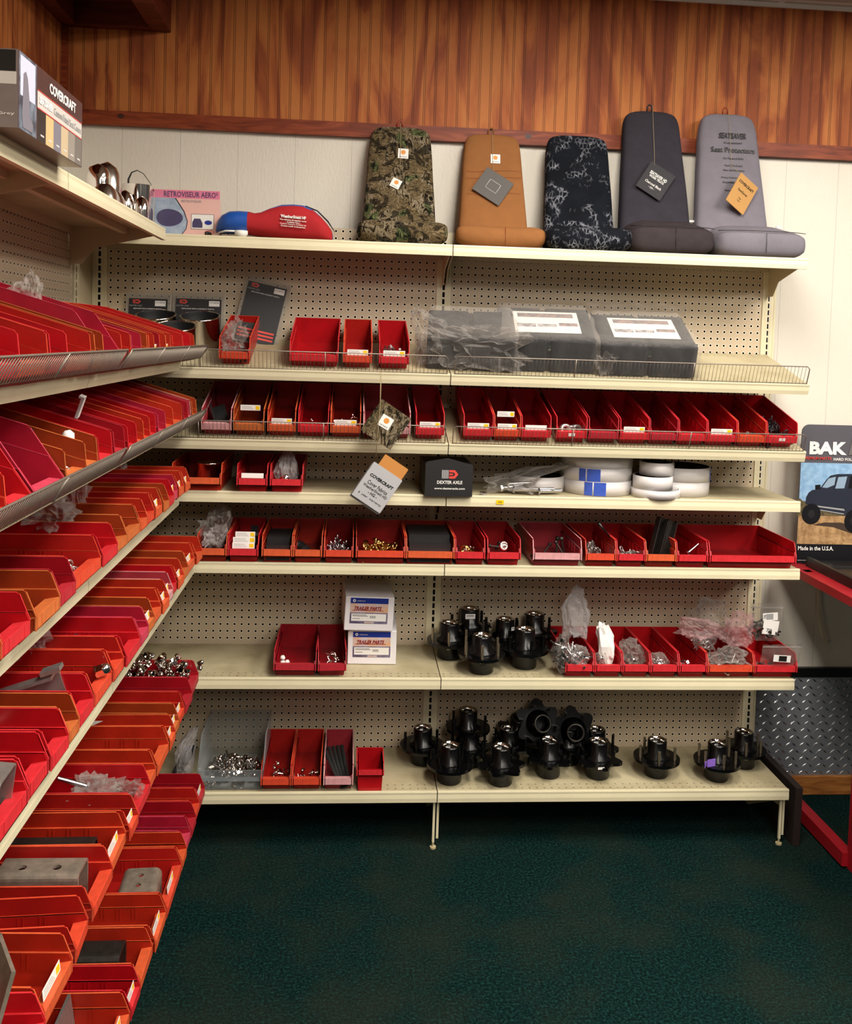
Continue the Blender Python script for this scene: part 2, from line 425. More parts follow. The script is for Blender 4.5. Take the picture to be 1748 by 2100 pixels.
ORD = ['first', 'second', 'third', 'fourth', 'fifth', 'sixth', 'seventh', 'eighth', 'ninth', 'tenth', 'eleventh', 'twelfth',
       'thirteenth', 'fourteenth', 'fifteenth', 'sixteenth', 'seventeenth', 'eighteenth', 'nineteenth', 'twentieth']

# ------------------------------------------------------------------ camera (found from the peg hole grid)
Rm = [[0.9967904214343983, -0.07379188329884413, 0.03104212775961614], [0.027170085863730098, -0.052909478298357654, -0.9982296196468793], [0.07530366638346432, 0.9958691405327336, -0.05073472936561814]]
cd = bpy.data.cameras.new('camera'); cam = bpy.data.objects.new('camera', cd); COL.objects.link(cam)
cd.sensor_fit = 'HORIZONTAL'; cd.sensor_width = 36; cd.lens = 36 * 1872.93 / 1748
cd.shift_x = (874 - 864.02) / 1748; cd.shift_y = (790.5 - 1050) / 1748
cd.clip_start = .05
X, D_, F_ = Vector(Rm[0]), Vector(Rm[1]), Vector(Rm[2])
cam.matrix_world = Matrix(((X.x, -D_.x, -F_.x, 35.356 * S), (X.y, -D_.y, -F_.y, -130.324 * S), (X.z, -D_.z, -F_.z, 67.574 * S), (0, 0, 0, 1)))
sc.camera = cam
sc.view_settings.view_transform = 'Standard'; sc.view_settings.look = 'None'; sc.view_settings.gamma = 1
sc.view_settings.use_curve_mapping = False; sc.view_settings.exposure = 0.0

# ------------------------------------------------------------------ room
ZC = 118.0; YW = 1.6; XW = -6.0; ZT = 95.8
struct(MB().box(XW - 4, 170, -230, YW + 4, -2, 0).build('floor', 'carpet'))
struct(MB().box(XW - 4, 170, -230, YW + 4, ZC, ZC + 2).build('ceiling', 'ceiling_tile'))
w = MB(); w.box(XW, 170, YW, YW + 4, 0, ZT + 1, 0); w.box(XW, 170, YW - .25, YW, ZT + .5, ZC, 1)
struct(w.build('wall_back', ['white_wall', 'bead_x']))
w = MB(); w.box(XW - 4, XW, -230, YW + 4, 0, ZT + 1, 0); w.box(XW, XW + .25, -230, YW - .25, ZT + .5, ZC, 1)
struct(w.build('wall_left', ['white_wall', 'bead_y']))
w = MB(); w.box(XW + .25, 170, YW - 1.0, YW - .25, ZT, ZT + 2.0, 0)
for kx, kz in ((2.4, 1.3), (38, .9), (59.5, 1.2)): w.add([(kx + .5 * math.cos(a * PI / 5), YW - 1.005, ZT + kz + .35 * math.sin(a * PI / 5)) for a in range(10)], [tuple(range(10))], 1)
struct(w.build('trim_1', ['trim_wood', 'knot'], recalc=False))
struct(MB().box(XW + .25, XW + 1, -230, YW - 1, ZT, ZT + 2.0).build('trim_2', 'trim_wood'))
struct(MB().box(XW + .25, XW + 1.0, YW - 1.0, YW - .25, ZT + 2, ZC).build('trim_3', 'trim_wood'))
w = MB(); w.box(XW, 170, YW - .6, YW - .25, ZC - .6, ZC)
struct(w.build('trim_4', 'white'))
# soffit box in the corner
so = struct(MB().box(XW + .25, 8.9, -70, YW - .25, 112, ZC).build('trim_5', 'soffit_wood'))
w = MB(); zb = 109.0
w.box(6.3, 8.9, -70, YW - .25, zb, 112); w.box(XW + .25, XW + 2.4, -70, YW - .25, zb, 112); w.box(XW + 2.4, 6.3, YW - 1.9, YW - .25, zb, 112); w.box(XW + 2.4, 6.3, -70, -67, zb, 112)
w.build('soffit_frame', 'soffit_wood', so, bevel=.08)
# black strip, diamond plate and wooden base board right of the shelving
struct(MB().box(96, 150, YW - .7, YW, 18.2, 19.6).build('trim_6', 'baseboard_dark'))
pl = MB().box(94, 150, YW - .5, YW - .27, 2.8, 18.2).build('diamond_plate', 'plate')
tag(pl, 'shiny steel diamond plate covering the low wall right of the shelves', 'metal sheet')
w = MB()
for i in range(34):
    for j in range(14):
        cx = 94.6 + i * 1.1 + (.0 if j % 2 else .55); cz = 3.3 + j * 1.1
        if cx > 124: continue
        a = .7 if (i + j) % 2 else -.7
        M = frame((cx, YW - .5, cz), (math.cos(a), 0, math.sin(a)), (-math.sin(a), 0, math.cos(a)))
        w.add([(-.56, 0, 0), (0, -.15, 0), (.56, 0, 0), (0, .15, 0), (-.25, 0, .08), (.25, 0, .08)],
              [(0, 1, 4), (1, 5, 4), (1, 2, 5), (2, 3, 5), (3, 4, 5), (3, 0, 4)], 0, M)
w.build('raised_lozenges', 'lozenge', pl, recalc=False)
struct(MB().box(97, 150, YW - .9, YW, 0, 2.9).build('baseboard_back', 'base_wood', bevel=.1))
# ------------------------------------------------------------------ gondola shelving
# back wall panels: hole columns at X = n + .5, rows at the measured heights
def panel(x0, x1, z0, z1, frac, label, rot=0, loc=None):
    # panel mesh in its own frame so that holes fall at half-integer coordinates
    W_ = x1 - x0; zb = math.floor(z0) + frac - .5
    mb = MB().box(0, W_, 0, .02, z0 - zb, z1 - zb)
    o = mb.build('pegboard_panel', 'pegboard', None, loc or (x0, 0, zb), (0, 0, rot))
    MB().box(0, W_, .5, .6, z0 - zb, z1 - zb).build('hole_shade_sheet', 'shade_black', o)  # black sheet added so the peg holes look dark
    return tag(o, label, 'pegboard')
T = math.radians(16.0)
panel(1, 47, 46, 82.8, .41, 'cream pegboard panel behind the upper left half of the back shelving')
panel(1, 47, 6.5, 46, .03, 'cream pegboard panel behind the lower left half of the back shelving')
panel(49, 95, 46, 82.8, .96, 'cream pegboard panel behind the upper right half of the back shelving')
panel(49, 95, 6.5, 46, .83, 'cream pegboard panel behind the lower right half of the back shelving')
for o_, x in ((0, 1), ):
    pass
# left wall panels, turned to face +X; local x runs along -Y...
for y0, y1, lb in ((-13.8, -52.8, 'cream pegboard panel on the left wall nearest the corner'), (-54.8, -100, 'cream pegboard panel on the left wall nearer the viewer')):
    L = y0 - y1
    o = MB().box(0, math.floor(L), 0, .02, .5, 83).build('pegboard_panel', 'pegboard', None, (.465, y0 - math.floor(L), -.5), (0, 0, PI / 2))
    MB().box(0, math.floor(L), .5, .6, .5, 83).build('hole_shade_sheet', 'shade_black', o)  # same added black sheet, shade for the holes
    tag(o, lb, 'pegboard')
def upright(x, y, zf, rot, label, ztop=82.8, w=1.0):
    root = empty('slotted_upright', (x, y, 0), (0, 0, rot), label, 'shelf post')
    o = MB().box(-.55, .55, -.12, -.09, 9 - zf, ztop - zf).build('slotted_face', 'slotted', root, (0, 0, zf))
    mb = MB()
    for a, b_ in ((-1.0, -.72), (.72, 1.0)): mb.box(a, b_, -.16, .2, 6, ztop)
    mb.box(-.72, -.55, -.1, .1, 6, ztop); mb.box(.55, .72, -.1, .1, 6, ztop)
    mb.build('side_flange', 'cream', root)
    MB().box(-.5, .5, .9, 1.0, 6, ztop).build('slot_shade_sheet', 'shade_black', root)  # black sheet added behind the slots in place of shade
    return root
upright(0, 0, .5, 0, 'cream slotted post in the far left corner of the back shelving')
upright(48, 0, .5, 0, 'cream slotted post between the two bays of the back shelving')
upright(96, 0, .5, 0, 'cream slotted post at the right end of the back shelving')
upright(.465, -12.6, .5, PI / 2, 'cream slotted post on the left wall beside the corner')
upright(.465, -53.8, .5, PI / 2, 'cream slotted post on the left wall between its two bays')
# filler panel closing the corner between the two runs
tag(MB().box(-2.2, -1.05, -11.4, .1, 0, 82.8).build('corner_filler', 'tan_metal'), 'plain tan metal filler panel in the corner between both runs', 'panel')

def shelf(loc, W_, D, rot, tilt, label, gap=.06, brackets=(True, True), lip=1.35):
    root = empty('metal_shelf', loc, (tilt, 0, rot), label, 'shelf')
    a, b_ = gap, W_ - gap
    MB().box(a, b_, -D + .02, -.2, -.1, 0).build('deck', 'deck', root)
    mb = MB()
    prof = [(-D, -.05), (-D + .04, .09), (-D + .4, .09), (-D + .42, 0), (-D + .42, -.1), (-D + .14, -.14), (-D + .14, -lip + .1), (-D + .5, -lip + .1), (-D + .5, -lip), (-D, -lip), (-D - .03, -lip * .6), (-D + .03, -.3)]
    mb.prism(prof, 'x', a, b_)
    mb.build('front_lip', 'cream', root)
    MB().box(a, b_, -.35, -.2, -1.0, -.1).build('rear_flange', 'tan_metal', root)
    MB().box(a + 1, b_ - 1, -D * .62, -D * .55, -.8, -.1).build('stiffener', 'tan_metal', root)
    for k, on in enumerate(brackets):
        if not on: continue
        x = a + .1 if k == 0 else b_ - .2
        MB().prism([(-.1, -.1), (-D + 1.4, -.1), (-D + 1.4, -.9), (-3.2, -2.6), (-1.6, -4.6), (-.1, -4.6)], 'x', x, x + .1).build('bracket', 'tan_metal', root)
    return root
NAMES = ['top', 'second', 'third', 'fourth', 'fifth', 'sixth', 'bottom']
back = [('top', 79.9, 11.1, 0), ('second', 66.9, 13.95, T), ('third', 57.9, 13.95, T), ('fourth', 47.25, 12.6, 0), ('fifth', 38.25, 13.4, 0), ('sixth', 23.2, 13.5, 0), ('bottom', 8.05, 13.6, 0)]
for nm, z, D, t in back:
    for k, (x, side) in enumerate(((0, 'left'), (48, 'right'))):
        shelf((x, 0, z), 48, D, 0, t, f'cream metal shelf, {nm} of seven in the {side} bay of the back wall', brackets=(k == 1, True) if nm != 'bottom' else (False, False))
left = [('top', 80.05, 11.55, 0, -15.3), ('second', 67.9, 14.1, T, -14.0), ('third', 59.9, 14.1, T, -14.2), ('fourth', 47.15, 13.55, 0, -14.3), ('fifth', 38.5, 15.6, 0, -14.0), ('sixth', 23.0, 15.6, 0, -13.9), ('bottom', 8.05, 15.6, 0, -14.0)]
LZ = {}
for nm, z, D, t, ye in left:
    LZ[nm] = z
    shelf((.465, -53.8, z), 53.8 + ye, D, PI / 2, t, f'cream metal shelf, {nm} of seven on the left wall beside the corner')
    shelf((.465, -101.8, z), 48, D, PI / 2, t, f'cream metal shelf, {nm} of seven on the left wall nearest the viewer')
# base feet and end plank
for x, lb in ((48, 'cream base bracket with levelling foot under the middle joint'), (95.6, 'cream base bracket with levelling foot at the right end')):
    r = empty('base_support', (x, 0, 0), label=lb, cat='shelf foot')
    MB().prism([(0, 6.6), (0, .6), (-3, .6), (-10.5, 5.0), (-12.6, 5.4), (-12.6, 6.6)], 'x', -.35, -.25).build('bracket_plate', 'tan_metal', r)
    MB().box(-.42, -.12, -12.75, -12.45, .8, 6.6).box(.12, .42, -12.45, -12.2, 1.2, 6.6).build('front_channel', 'cream', r)
    MB().cyl(.13, .2, 1.4, 8, 0, Tr(-.27, -12.6, 0)).cyl(.42, 0, .22, 12, 0, Tr(-.27, -12.6, 0)).build('levelling_foot', 'cream_dirty', r)
tag(MB().prism([(1, 0), (-13.2, 0), (-13.4, 8.25), (1, 8.25)], 'x', 97.0, 98.0).build('end_plank', 'brown_plank', bevel=.05), 'dark brown plank standing against the right end of the bottom shelf', 'plank')

# wire basket fences
def fence(loc, W_, rot, tilt, sect, label, gap=.5, zig=False, pitch=.5, D=13.95):
    root = empty('wire_fence', loc, (tilt, 0, rot), label, 'wire fence')
    (y0, z0), (y1, z1), (y2, z2) = sect
    mb = MB(); a, b_ = gap, W_ - gap; n = int((b_ - a) / pitch)
    for i in range(1, n):
        x = a + (b_ - a) * i / n; r = .028 if abs(y2 - y0) < 1 else .048
        mb.tube([(x, y0, z0), (x, y1, z1), (x, y2, z2)], r, 4)
    mb.build('fence_wires', 'dark_wire' if abs(y2 - y0) < 1 else 'wire', root)
    mb = MB(); r = .07 if abs(y2 - y0) < 1 else .085
    loop = [(a, y0, z0), (a, y1, z1), (a, y2, z2 - .35), (a + .35, y2, z2), (b_ - .35, y2, z2), (b_, y2, z2 - .35), (b_, y1, z1), (b_, y0, z0)]
    mb.tube(loop, r, 6)
    for x in [a + (b_ - a) * k / 3 for k in (1, 2)]: mb.tube([(x, y0, z0), (x, y1 - .05, z1), (x, y2 - .05, z2)], r, 6)
    mb.build('frame_rail', 'wire', root)
    MB().tube([(a, y0, z0 + .08), (b_, y0, z0 + .08)], .05, 6).build('bottom_rail', 'wire', root)
    return root
D = 13.95
secB = [(-D + .12, .1), (-D + .08, 1.0), (-D, 2.55)]
for nm, z in (('second', 66.9), ('third', 57.9)):
    fence((0, 0, z), 48, 0, T, secB, f'chrome wire fence along the {nm} back shelf, left bay')
    fence((48, 0, z), 48, 0, T, secB, f'chrome wire fence along the {nm} back shelf, right bay')
D = 14.1
secL = [(-D, -.15), (-D - 2.07, 1.0), (-D - 2.5, 2.75)]
for nm, z, ye in (('second', 67.9, -13.5), ('third', 59.9, -13.8)):
    fence((.465, -54.0, z), 54.0 + ye, PI / 2, T, secL, f'outward bent wire fence on the {nm} left wall shelf beside the corner', gap=.3, pitch=.45)
    fence((.465, -101.8, z), 47.6, PI / 2, T, secL, f'outward bent wire fence on the {nm} left wall shelf nearest the viewer', gap=.3, pitch=.45)

# ------------------------------------------------------------------ storage bins
BC = {}
def bin_mesh(w, D, H, kind, colr):
    key = (round(w, 1), D, H, kind, colr)
    if key in BC: return BC[key]
    t = .1; h = w / 2; mb = MB()
    zl, zu = (.95, 1.85) if kind != 'deep' else (2.2, 2.95)
    rc = 1.15 if kind != 'deep' else .4
    zs = H * .66
    yc = .7 if kind in ('std', 'deep') else 3.3
    lw = h - .26                                 # inner half width low down
    # floor, back
    mb.box(-lw, lw, rc, D - .1, 0, t)
    mb.hexa([(-lw, D - t, 0), (lw, D - t, 0), (lw, D, 0), (-lw, D, 0), (-h, D - t, H), (h, D - t, H), (h, D, H), (-h, D, H)])
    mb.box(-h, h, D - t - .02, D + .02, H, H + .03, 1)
    for s in (-1, 1):
        # lower side wall (slightly tapered), upper side wall (flared one step outward)
        xi, xo = s * (lw - t), s * lw; hi, ho = s * (h - .16 - t), s * (h - .16)
        pts = lambda x, z, ya, yb: [(x, ya, z), (x, yb, z)]
        def wall(x0a, x0b, z0, x1a, x1b, z1, ya0, yb0, ya1, yb1, m=0):
            a = [(x0a, ya0, z0), (x0b, ya0, z0), (x0b, yb0, z0), (x0a, yb0, z0), (x1a, ya1, z1), (x1b, ya1, z1), (x1b, yb1, z1), (x1a, yb1, z1)]
            mb.hexa(a, m)
        def yf(z):       # front edge of side wall at height z
            if z <= zl: return rc
            if z <= zu: return 0.0
            return yc * (z - zu) / (H - zu)
        wall(xi, xo, 0, hi, ho, zl, rc, D, rc * .8, D)
        k = lambda z: (z - 0) / zs
        wall(hi, ho, zl, hi, ho, zu, 0, D, 0, D)
        wall(hi, ho, zu, hi, ho, zs, 0, D, yf(zs), D)
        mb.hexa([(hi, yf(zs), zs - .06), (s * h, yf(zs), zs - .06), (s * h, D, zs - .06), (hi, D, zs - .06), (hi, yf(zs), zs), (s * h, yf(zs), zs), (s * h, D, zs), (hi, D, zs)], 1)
        ui, uo = s * (h - t), s * h
        wall(ui, uo, zs, ui, uo, H - .12, yf(zs), D, yf(H - .12), D)
        wall(ui, uo, H - .12, ui, uo, H, yf(H - .12), D, yf(H) + .14, D)
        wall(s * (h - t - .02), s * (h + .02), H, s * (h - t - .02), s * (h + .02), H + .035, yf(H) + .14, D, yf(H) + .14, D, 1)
        # worn front edge of the side
        for z0, z1 in ((zu, zs), (zs, H - .1)):
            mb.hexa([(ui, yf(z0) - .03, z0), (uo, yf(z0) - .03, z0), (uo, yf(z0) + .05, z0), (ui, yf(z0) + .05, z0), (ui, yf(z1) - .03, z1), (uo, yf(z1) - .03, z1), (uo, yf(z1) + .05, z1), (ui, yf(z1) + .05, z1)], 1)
        # divider ribs on the inner face
        ys = [2.9, 3.25, 4.4, 4.75, 5.9, 6.25, 9.2] if kind != 'hop' else [5.2, 5.6]
        for y in ys:
            if y < D - .5: mb.box(*sorted((hi, hi - s * .06)), y, y + .07, zs * .52, zs - .05)
        if kind == 'hop':
            for y in (1.0, 1.5): mb.box(*sorted((uo, uo + s * .1)), y, y + .16, .6, 2.0, 1)
    # front: recessed lower wall, label band with a flat ledge behind it
    mb.hexa([(-lw, rc, 0), (lw, rc, 0), (lw, rc + .1, 0), (-lw, rc + .1, 0), (-lw, rc * .8, zl), (lw, rc * .8, zl), (lw, rc * .8 + .1, zl), (-lw, rc * .8 + .1, zl)])
    mb.box(-h, h, 0, .1, zl, zu, 1)  # band in the paler colour, direct light and fading painted in
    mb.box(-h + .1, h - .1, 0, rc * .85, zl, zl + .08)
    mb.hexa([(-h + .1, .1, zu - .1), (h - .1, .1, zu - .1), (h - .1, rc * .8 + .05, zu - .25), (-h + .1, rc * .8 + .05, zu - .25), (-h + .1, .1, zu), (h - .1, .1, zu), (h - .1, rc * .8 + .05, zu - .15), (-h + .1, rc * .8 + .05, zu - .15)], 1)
    mb.box(-lw, lw, max(.67, rc * .8), max(.75, rc * .8 + .08), zl, zu - .16)
    for x in ((-.28 * w, .28 * w) if w < 8 else (-.3 * w, .3 * w)): mb.box(x - .03, x + .03, -.03, 0, zl + .08, zu - .05, 1)
    me = mb.mesh('storage_bin', [colr, colr + '_worn_lit'])
    BC[key] = me
    return me
LABM = {}
def make_bin(loc, rot, tilt, w, colr, label, kind='std', D=11.6, H=3.6, card=None, group=None, yaw=0):
    o = obj('storage_bin', bin_mesh(w, D, H, kind, colr), None, loc, (tilt, 0, rot + yaw))
    tag(o, label, 'storage bin', group)
    if card:
        for q in ([card] if isinstance(card, str) else card):
            cw = min(w * .72, 3.0); z0 = 1.85; y = .42
            if q == 'high': z0, y, cw = 2.9, 2.2, cw * .9
            if q == 'mid': z0, y = 2.45, 1.0
            if q == 'small':
                MB().box(-.42, -.06, -.05, -.01, 1.25, 1.65).box(.06, .42, -.05, -.01, 1.25, 1.65).build('price_sticker', 'white', o); continue
            key = (q, round(cw, 1))
            if key not in LABM:
                mb = MB(); M = Rx(-.12)
                mb.box(-cw / 2, cw / 2, 0, .03, 0, .72, 0, M)
                mb.box(cw * .26, cw * .46, -.012, 0, .12, .6, 1, M)
                for i in range(3): mb.box(-cw * .44, cw * (.05 + .06 * i), -.01, 0, .5 - .17 * i, .55 - .17 * i, 2, M)
                if q == 'low': mb = MB().box(-cw / 2, cw / 2, 0, .03, 0, .62, 0, M)
                LABM[key] = mb.mesh('label_card', ['white', 'yellow', 'grey_print'])
            obj('label_card', LABM[key], o, (0, y, z0))
    return o
bins = {}
# back wall: (shelf, [x0, x1, colour, card, kind, content words])
def word(c): return {'red': 'red', 'crimson': 'dark red', 'orange': 'scuffed orange', 'rust': 'faded rust orange', 'magenta': 'magenta red', 'pink': 'faded pink', 'redorange': 'orange red'}[c]
BB = {
 'second': (63.36, -12.5, T, [(18.4, 22.3, 'redorange', None, 'holding a clear bag'), (27.3, 33.5, 'red', None, 'standing empty'), (34.1, 37.8, 'redorange', 'std', 'with label and fittings'), (38.7, 42.6, 'red', 'std', 'with a label and bolts')]),
 'third': (54.3, -12.8, T, [(16.4, 20.2, 'pink', None, 'with a black part'), (20.4, 24.3, 'rust', 'high', 'with label cards'), (24.7, 28.3, 'orange', 'std', 'with a white label'), (28.6, 32.5, 'red', None, 'with bits on the floor'), (32.7, 36.6, 'orange', 'std', 'with a chrome clamp'), (36.9, 43.0, 'pink', None, 'behind the hanging tags'), (43.7, 47.4, 'red', 'std', 'left of the middle joint'),
    (49.9, 53.8, 'red', 'std', 'just right of the middle joint'), (53.9, 57.4, 'redorange', ('std', 'high'), 'with a tall label card'), (57.5, 61.4, 'red', 'low', 'full of dark parts'), (62.1, 66.2, 'red', 'small', 'holding silver rings'), (66.4, 70.4, 'crimson', None, 'standing empty'), (70.6, 74.5, 'red', 'std', 'with a white label'), (74.6, 78.4, 'crimson', None, 'without a label'), (78.5, 82.3, 'red', None, 'without a label'), (82.4, 86.4, 'red', 'std', 'with a pale label'), (86.5, 90.4, 'redorange', None, 'with small black bits'), (90.5, 94.7, 'red', 'small', 'heaped with black chain')]),
 'fourth': (47.3, -13.4, 0, [(12.8, 19.1, 'orange', None, 'holding a chrome ring'), (21.0, 24.9, 'red', 'low', 'with a white label'), (25.2, 29.4, 'red', None, 'holding a clear bag')]),
 'fifth': (38.3, -13.9, 0, [(16.2, 20.0, 'orange', None, 'with a crumpled clear bag'), (20.1, 24.0, 'red', ('std', 'mid', 'high'), 'with three label cards'), (24.4, 28.3, 'orange', None, 'holding a black carton'), (28.4, 32.1, 'orange', None, 'with black wheels'), (32.3, 36.1, 'redorange', None, 'heaped with silver clips'), (36.4, 42.8, 'redorange', None, 'heaped with brass clips'), (42.9, 49.2, 'orange', None, 'holding a wide black carton'), (49.3, 53.2, 'red', None, 'with brass latches'), (53.5, 57.9, 'red', None, 'with a castle nut'), (59.5, 66.0, 'pink', None, 'with dark pins'), (66.5, 70.6, 'redorange', None, 'full of steel links'), (70.7, 74.5, 'red', None, 'with a handle sticking up'), (74.6, 78.7, 'orange', None, 'holding tall steel channels'), (78.8, 83.0, 'red', None, 'with zinc bolts'), (83.2, 95.1, 'red', None, 'nearly empty')]),
 'sixth': (23.25, -13.4, 0, [(26.2, 31.7, 'crimson', None, 'with two white caps'), (31.9, 35.6, 'crimson', None, 'holding chrome hooks'), (64.5, 68.4, 'red', None, 'with a bag of nuts'), (68.5, 72.2, 'red', None, 'with a white envelope'), (72.3, 76.0, 'red', None, 'with dark nuts'), (76.1, 79.9, 'red', None, 'with pale studs'), (80.0, 83.8, 'red', None, 'with few studs'), (83.9, 90.3, 'redorange', None, 'under the tied bags'), (90.4, 96.3, 'red', None, 'under the labelled bags')]),
 'bottom': (8.1, -13.5, 0, [(24.9, 28.8, 'redorange', None, 'with stacked fittings'), (28.9, 32.7, 'redorange', None, 'with scattered fittings'), (33.0, 36.9, 'pink', None, 'holding black rubber strips'), (37.3, 40.9, 'red', None, 'standing empty and short')]),
}
for nm, (z, yf, t, L) in BB.items():
    for i, (x0, x1, c, card, cont) in enumerate(L):
        wide = 'wide ' if x1 - x0 > 5 else ''
        kw = dict(kind='std')
        D_ = 11.6; H_ = 3.6 if z > 30 else 3.4
        if nm == 'bottom' and i == 3: kw = dict(kind='deep'); D_ = 5.0; H_ = 3.7
        b_ = make_bin(((x0 + x1) / 2, yf, z), 0, t, x1 - x0, c, f'{wide}{word(c)} bin {cont}, {ORD[i]} bin on the {nm} back shelf', card=card, D=D_, H=H_, yaw=(.04 if nm == 'sixth' and i == 1 else 0), **kw)
        bins[(nm, i)] = b_
# left wall
LB = {
 'second': (15.55, 63.62, T, [(-16, -19.4, 'orange'), (-19.6, -24.0, 'red'), (-24.1, -29.9, 'redorange'), (-30, -32.5, 'orange'), (-32.6, -35.6, 'orange'), (-35.7, -38.6, 'crimson'), (-38.7, -41.3, 'orange'), (-41.4, -44.5, 'rust'), (-44.7, -48.5, 'magenta'), (-48.6, -51.9, 'redorange'), (-52.2, -57.6, 'magenta', 'hop'), (-57.8, -60.2, 'rust'), (-60.3, -65.9, 'redorange'), (-66.0, -69.8, 'red'), (-69.9, -75.4, 'redorange'), (-75.5, -79.5, 'red')]),
 'third': (15.6, 55.6, T, [(-14.4, -17.4, 'rust'), (-17.5, -20.5, 'pink'), (-20.6, -23.5, 'crimson'), (-23.6, -28.9, 'orange'), (-29.0, -33.5, 'orange'), (-33.7, -37.4, 'magenta'), (-37.5, -40.4, 'red'), (-40.5, -43.5, 'redorange'), (-43.6, -46.7, 'orange'), (-46.8, -50.0, 'red'), (-50.2, -53.8, 'crimson'), (-54, -58.0, 'red'), (-58.1, -62.0, 'rust'), (-62.1, -67.0, 'rust'), (-67.3, -73.2, 'magenta', 'hop'), (-73.5, -77.3, 'red', 'hop'), (-77.5, -81.5, 'redorange')]),
 'fourth': (15.6, 47.2, 0, [(-15.6, -18.9, 'orange'), (-19, -22.2, 'orange'), (-22.3, -25.5, 'magenta'), (-25.6, -28.6, 'red'), (-28.7, -31.5, 'rust'), (-31.6, -34.7, 'orange'), (-34.8, -38.1, 'redorange'), (-38.2, -41.3, 'orange'), (-41.4, -46.4, 'rust'), (-46.5, -50, 'rust'), (-50.1, -54.9, 'red'), (-55.0, -62.2, 'redorange'), (-62.3, -66.0, 'crimson'), (-66.2, -71.3, 'rust'), (-71.6, -76.2, 'red'), (-76.3, -80.0, 'orange')]),
 'fifth': (17.2, 38.55, 0, [(-15.9, -19.5, 'orange'), (-19.6, -23.8, 'orange'), (-23.9, -27.2, 'rust'), (-27.3, -30.5, 'orange'), (-30.6, -33.1, 'red'), (-33.2, -36.2, 'pink'), (-36.3, -39.4, 'orange'), (-39.5, -42.7, 'orange'), (-42.8, -45.6, 'rust'), (-45.7, -48.9, 'magenta'), (-49, -54.0, 'red'), (-54.1, -57.3, 'redorange'), (-57.4, -62.3, 'redorange'), (-62.5, -66.0, 'red'), (-66.2, -68.7, 'rust'), (-68.8, -72.3, 'red'), (-72.4, -76, 'red'), (-76.2, -81, 'red')]),
 'sixth': (17.5, 23.05, 0, [(-16.4, -22.2, 'crimson'), (-22.3, -26.5, 'crimson'), (-26.6, -29.8, 'redorange'), (-29.9, -32.8, 'rust'), (-32.9, -35.8, 'orange'), (-35.9, -41.3, 'orange'), (-41.4, -44.3, 'orange'), (-44.4, -49.9, 'red'), (-50.0, -52.9, 'redorange'), (-53, -58.1, 'orange'), (-58.2, -63.7, 'redorange'), (-64.6, -68.2, 'redorange'), (-68.9, -74.2, 'orange'), (-74.4, -79.5, 'red')]),
 'bottom': (18.3, 8.1, 0, [(-15.6, -19.1, 'crimson'), (-19.2, -22.4, 'redorange'), (-22.5, -25.8, 'crimson'), (-25.9, -29.1, 'magenta'), (-29.2, -32.3, 'orange'), (-32.4, -40.5, 'redorange'), (-40.6, -45.6, 'orange'), (-45.7, -50.9, 'orange'), (-51.0, -54.2, 'red'), (-54.3, -60, 'orange')]),
}
LCARD = {('fourth', 0), ('fourth', 1), ('fourth', 5), ('fifth', 1), ('fifth', 3), ('fifth', 5), ('fifth', 6), ('sixth', 2), ('sixth', 3), ('sixth', 4), ('sixth', 9), ('sixth', 12), ('bottom', 0), ('bottom', 5), ('bottom', 6), ('bottom', 8), ('bottom', 9), ('second', 3), ('second', 5), ('fourth', 2), ('fifth', 8), ('sixth', 8)}
for nm, (xf, z, t, L) in LB.items():
    for i, r in enumerate(L):
        ya, yb, c = r[:3]; kind = r[3] if len(r) > 3 else 'std'
        wide = 'wide ' if ya - yb > 4.7 else ''
        H_ = 3.6 if kind == 'std' else 4.6
        dx = R.uniform(-.3, .1)
        yaw = 0
        if (nm, i) == ('sixth', 11): yaw = .07
        if (nm, i) == ('sixth', 12): yaw = -.05
        b_ = make_bin((xf + dx - (.6 if t else 0) * 0, (ya + yb) / 2, z), PI / 2, t, ya - yb - .05, c,
                      f'{wide}{word(c)} {"hopper " if kind == "hop" else ""}bin, {ORD[i]} from the corner on the {nm} left wall shelf', kind=kind, H=H_, card='std' if (nm, i) in LCARD else None, yaw=yaw + R.uniform(-.012, .012))
        bins[('L' + nm, i)] = b_

for x0, x1, lb in ((1, 47.4, 'added black sheet standing in for shade under the left bay'), (48.6, 96, 'added black sheet standing in for shade under the right bay')):
    tag(MB().box(x0, x1, -1.2, -.9, 0, 6.6).build('under_shelf_shade', 'shade_black'), lb, 'board')  # black sheets added for the deep shade below the bottom shelf
# ------------------------------------------------------------------ small parts
def place(b_, loc, rot, o, label, cat, group, scale=None, first=None):
    e = Euler(b_.rotation_euler).to_matrix().to_4x4() if b_ else Matrix.Identity(4)
    base = (Vector(b_.location) / S) if b_ else Vector((0, 0, 0))
    p = base + e @ Vector(loc)
    r = (e @ Euler(rot).to_matrix().to_4x4()).to_euler()
    return clone(o, p, r, None, label, cat, group, scale)
def proto(name, mb, mats, **kw):
    me = mb.mesh(name, mats if isinstance(mats, list) else [mats]); return bpy.data.objects.new(name, me)
def hexp(r): return [(r * math.cos(PI / 3 * i), r * math.sin(PI / 3 * i)) for i in range(6)]
def m_bolt(l=1.6, r=.16, h=.3):
    mb = MB(); mb.prism(hexp(h), 'z', 0, .2); mb.cyl(r, .2, l, 10); return mb
P = {}
P['bolt'] = proto('hex_bolt', m_bolt(), 'zinc'); P['longbolt'] = proto('hex_bolt', m_bolt(2.6, .2, .36), 'zinc')
P['darkbolt'] = proto('hex_bolt', m_bolt(1.5, .17, .3), 'dark_steel')
mb = MB(); mb.prism(hexp(.34), 'z', 0, .42); mb.lathe([(.30, .42), (.27, .6), (.16, .72), (0.001, .76)], 12); mb.cyl(.36, 0, .06, 12)
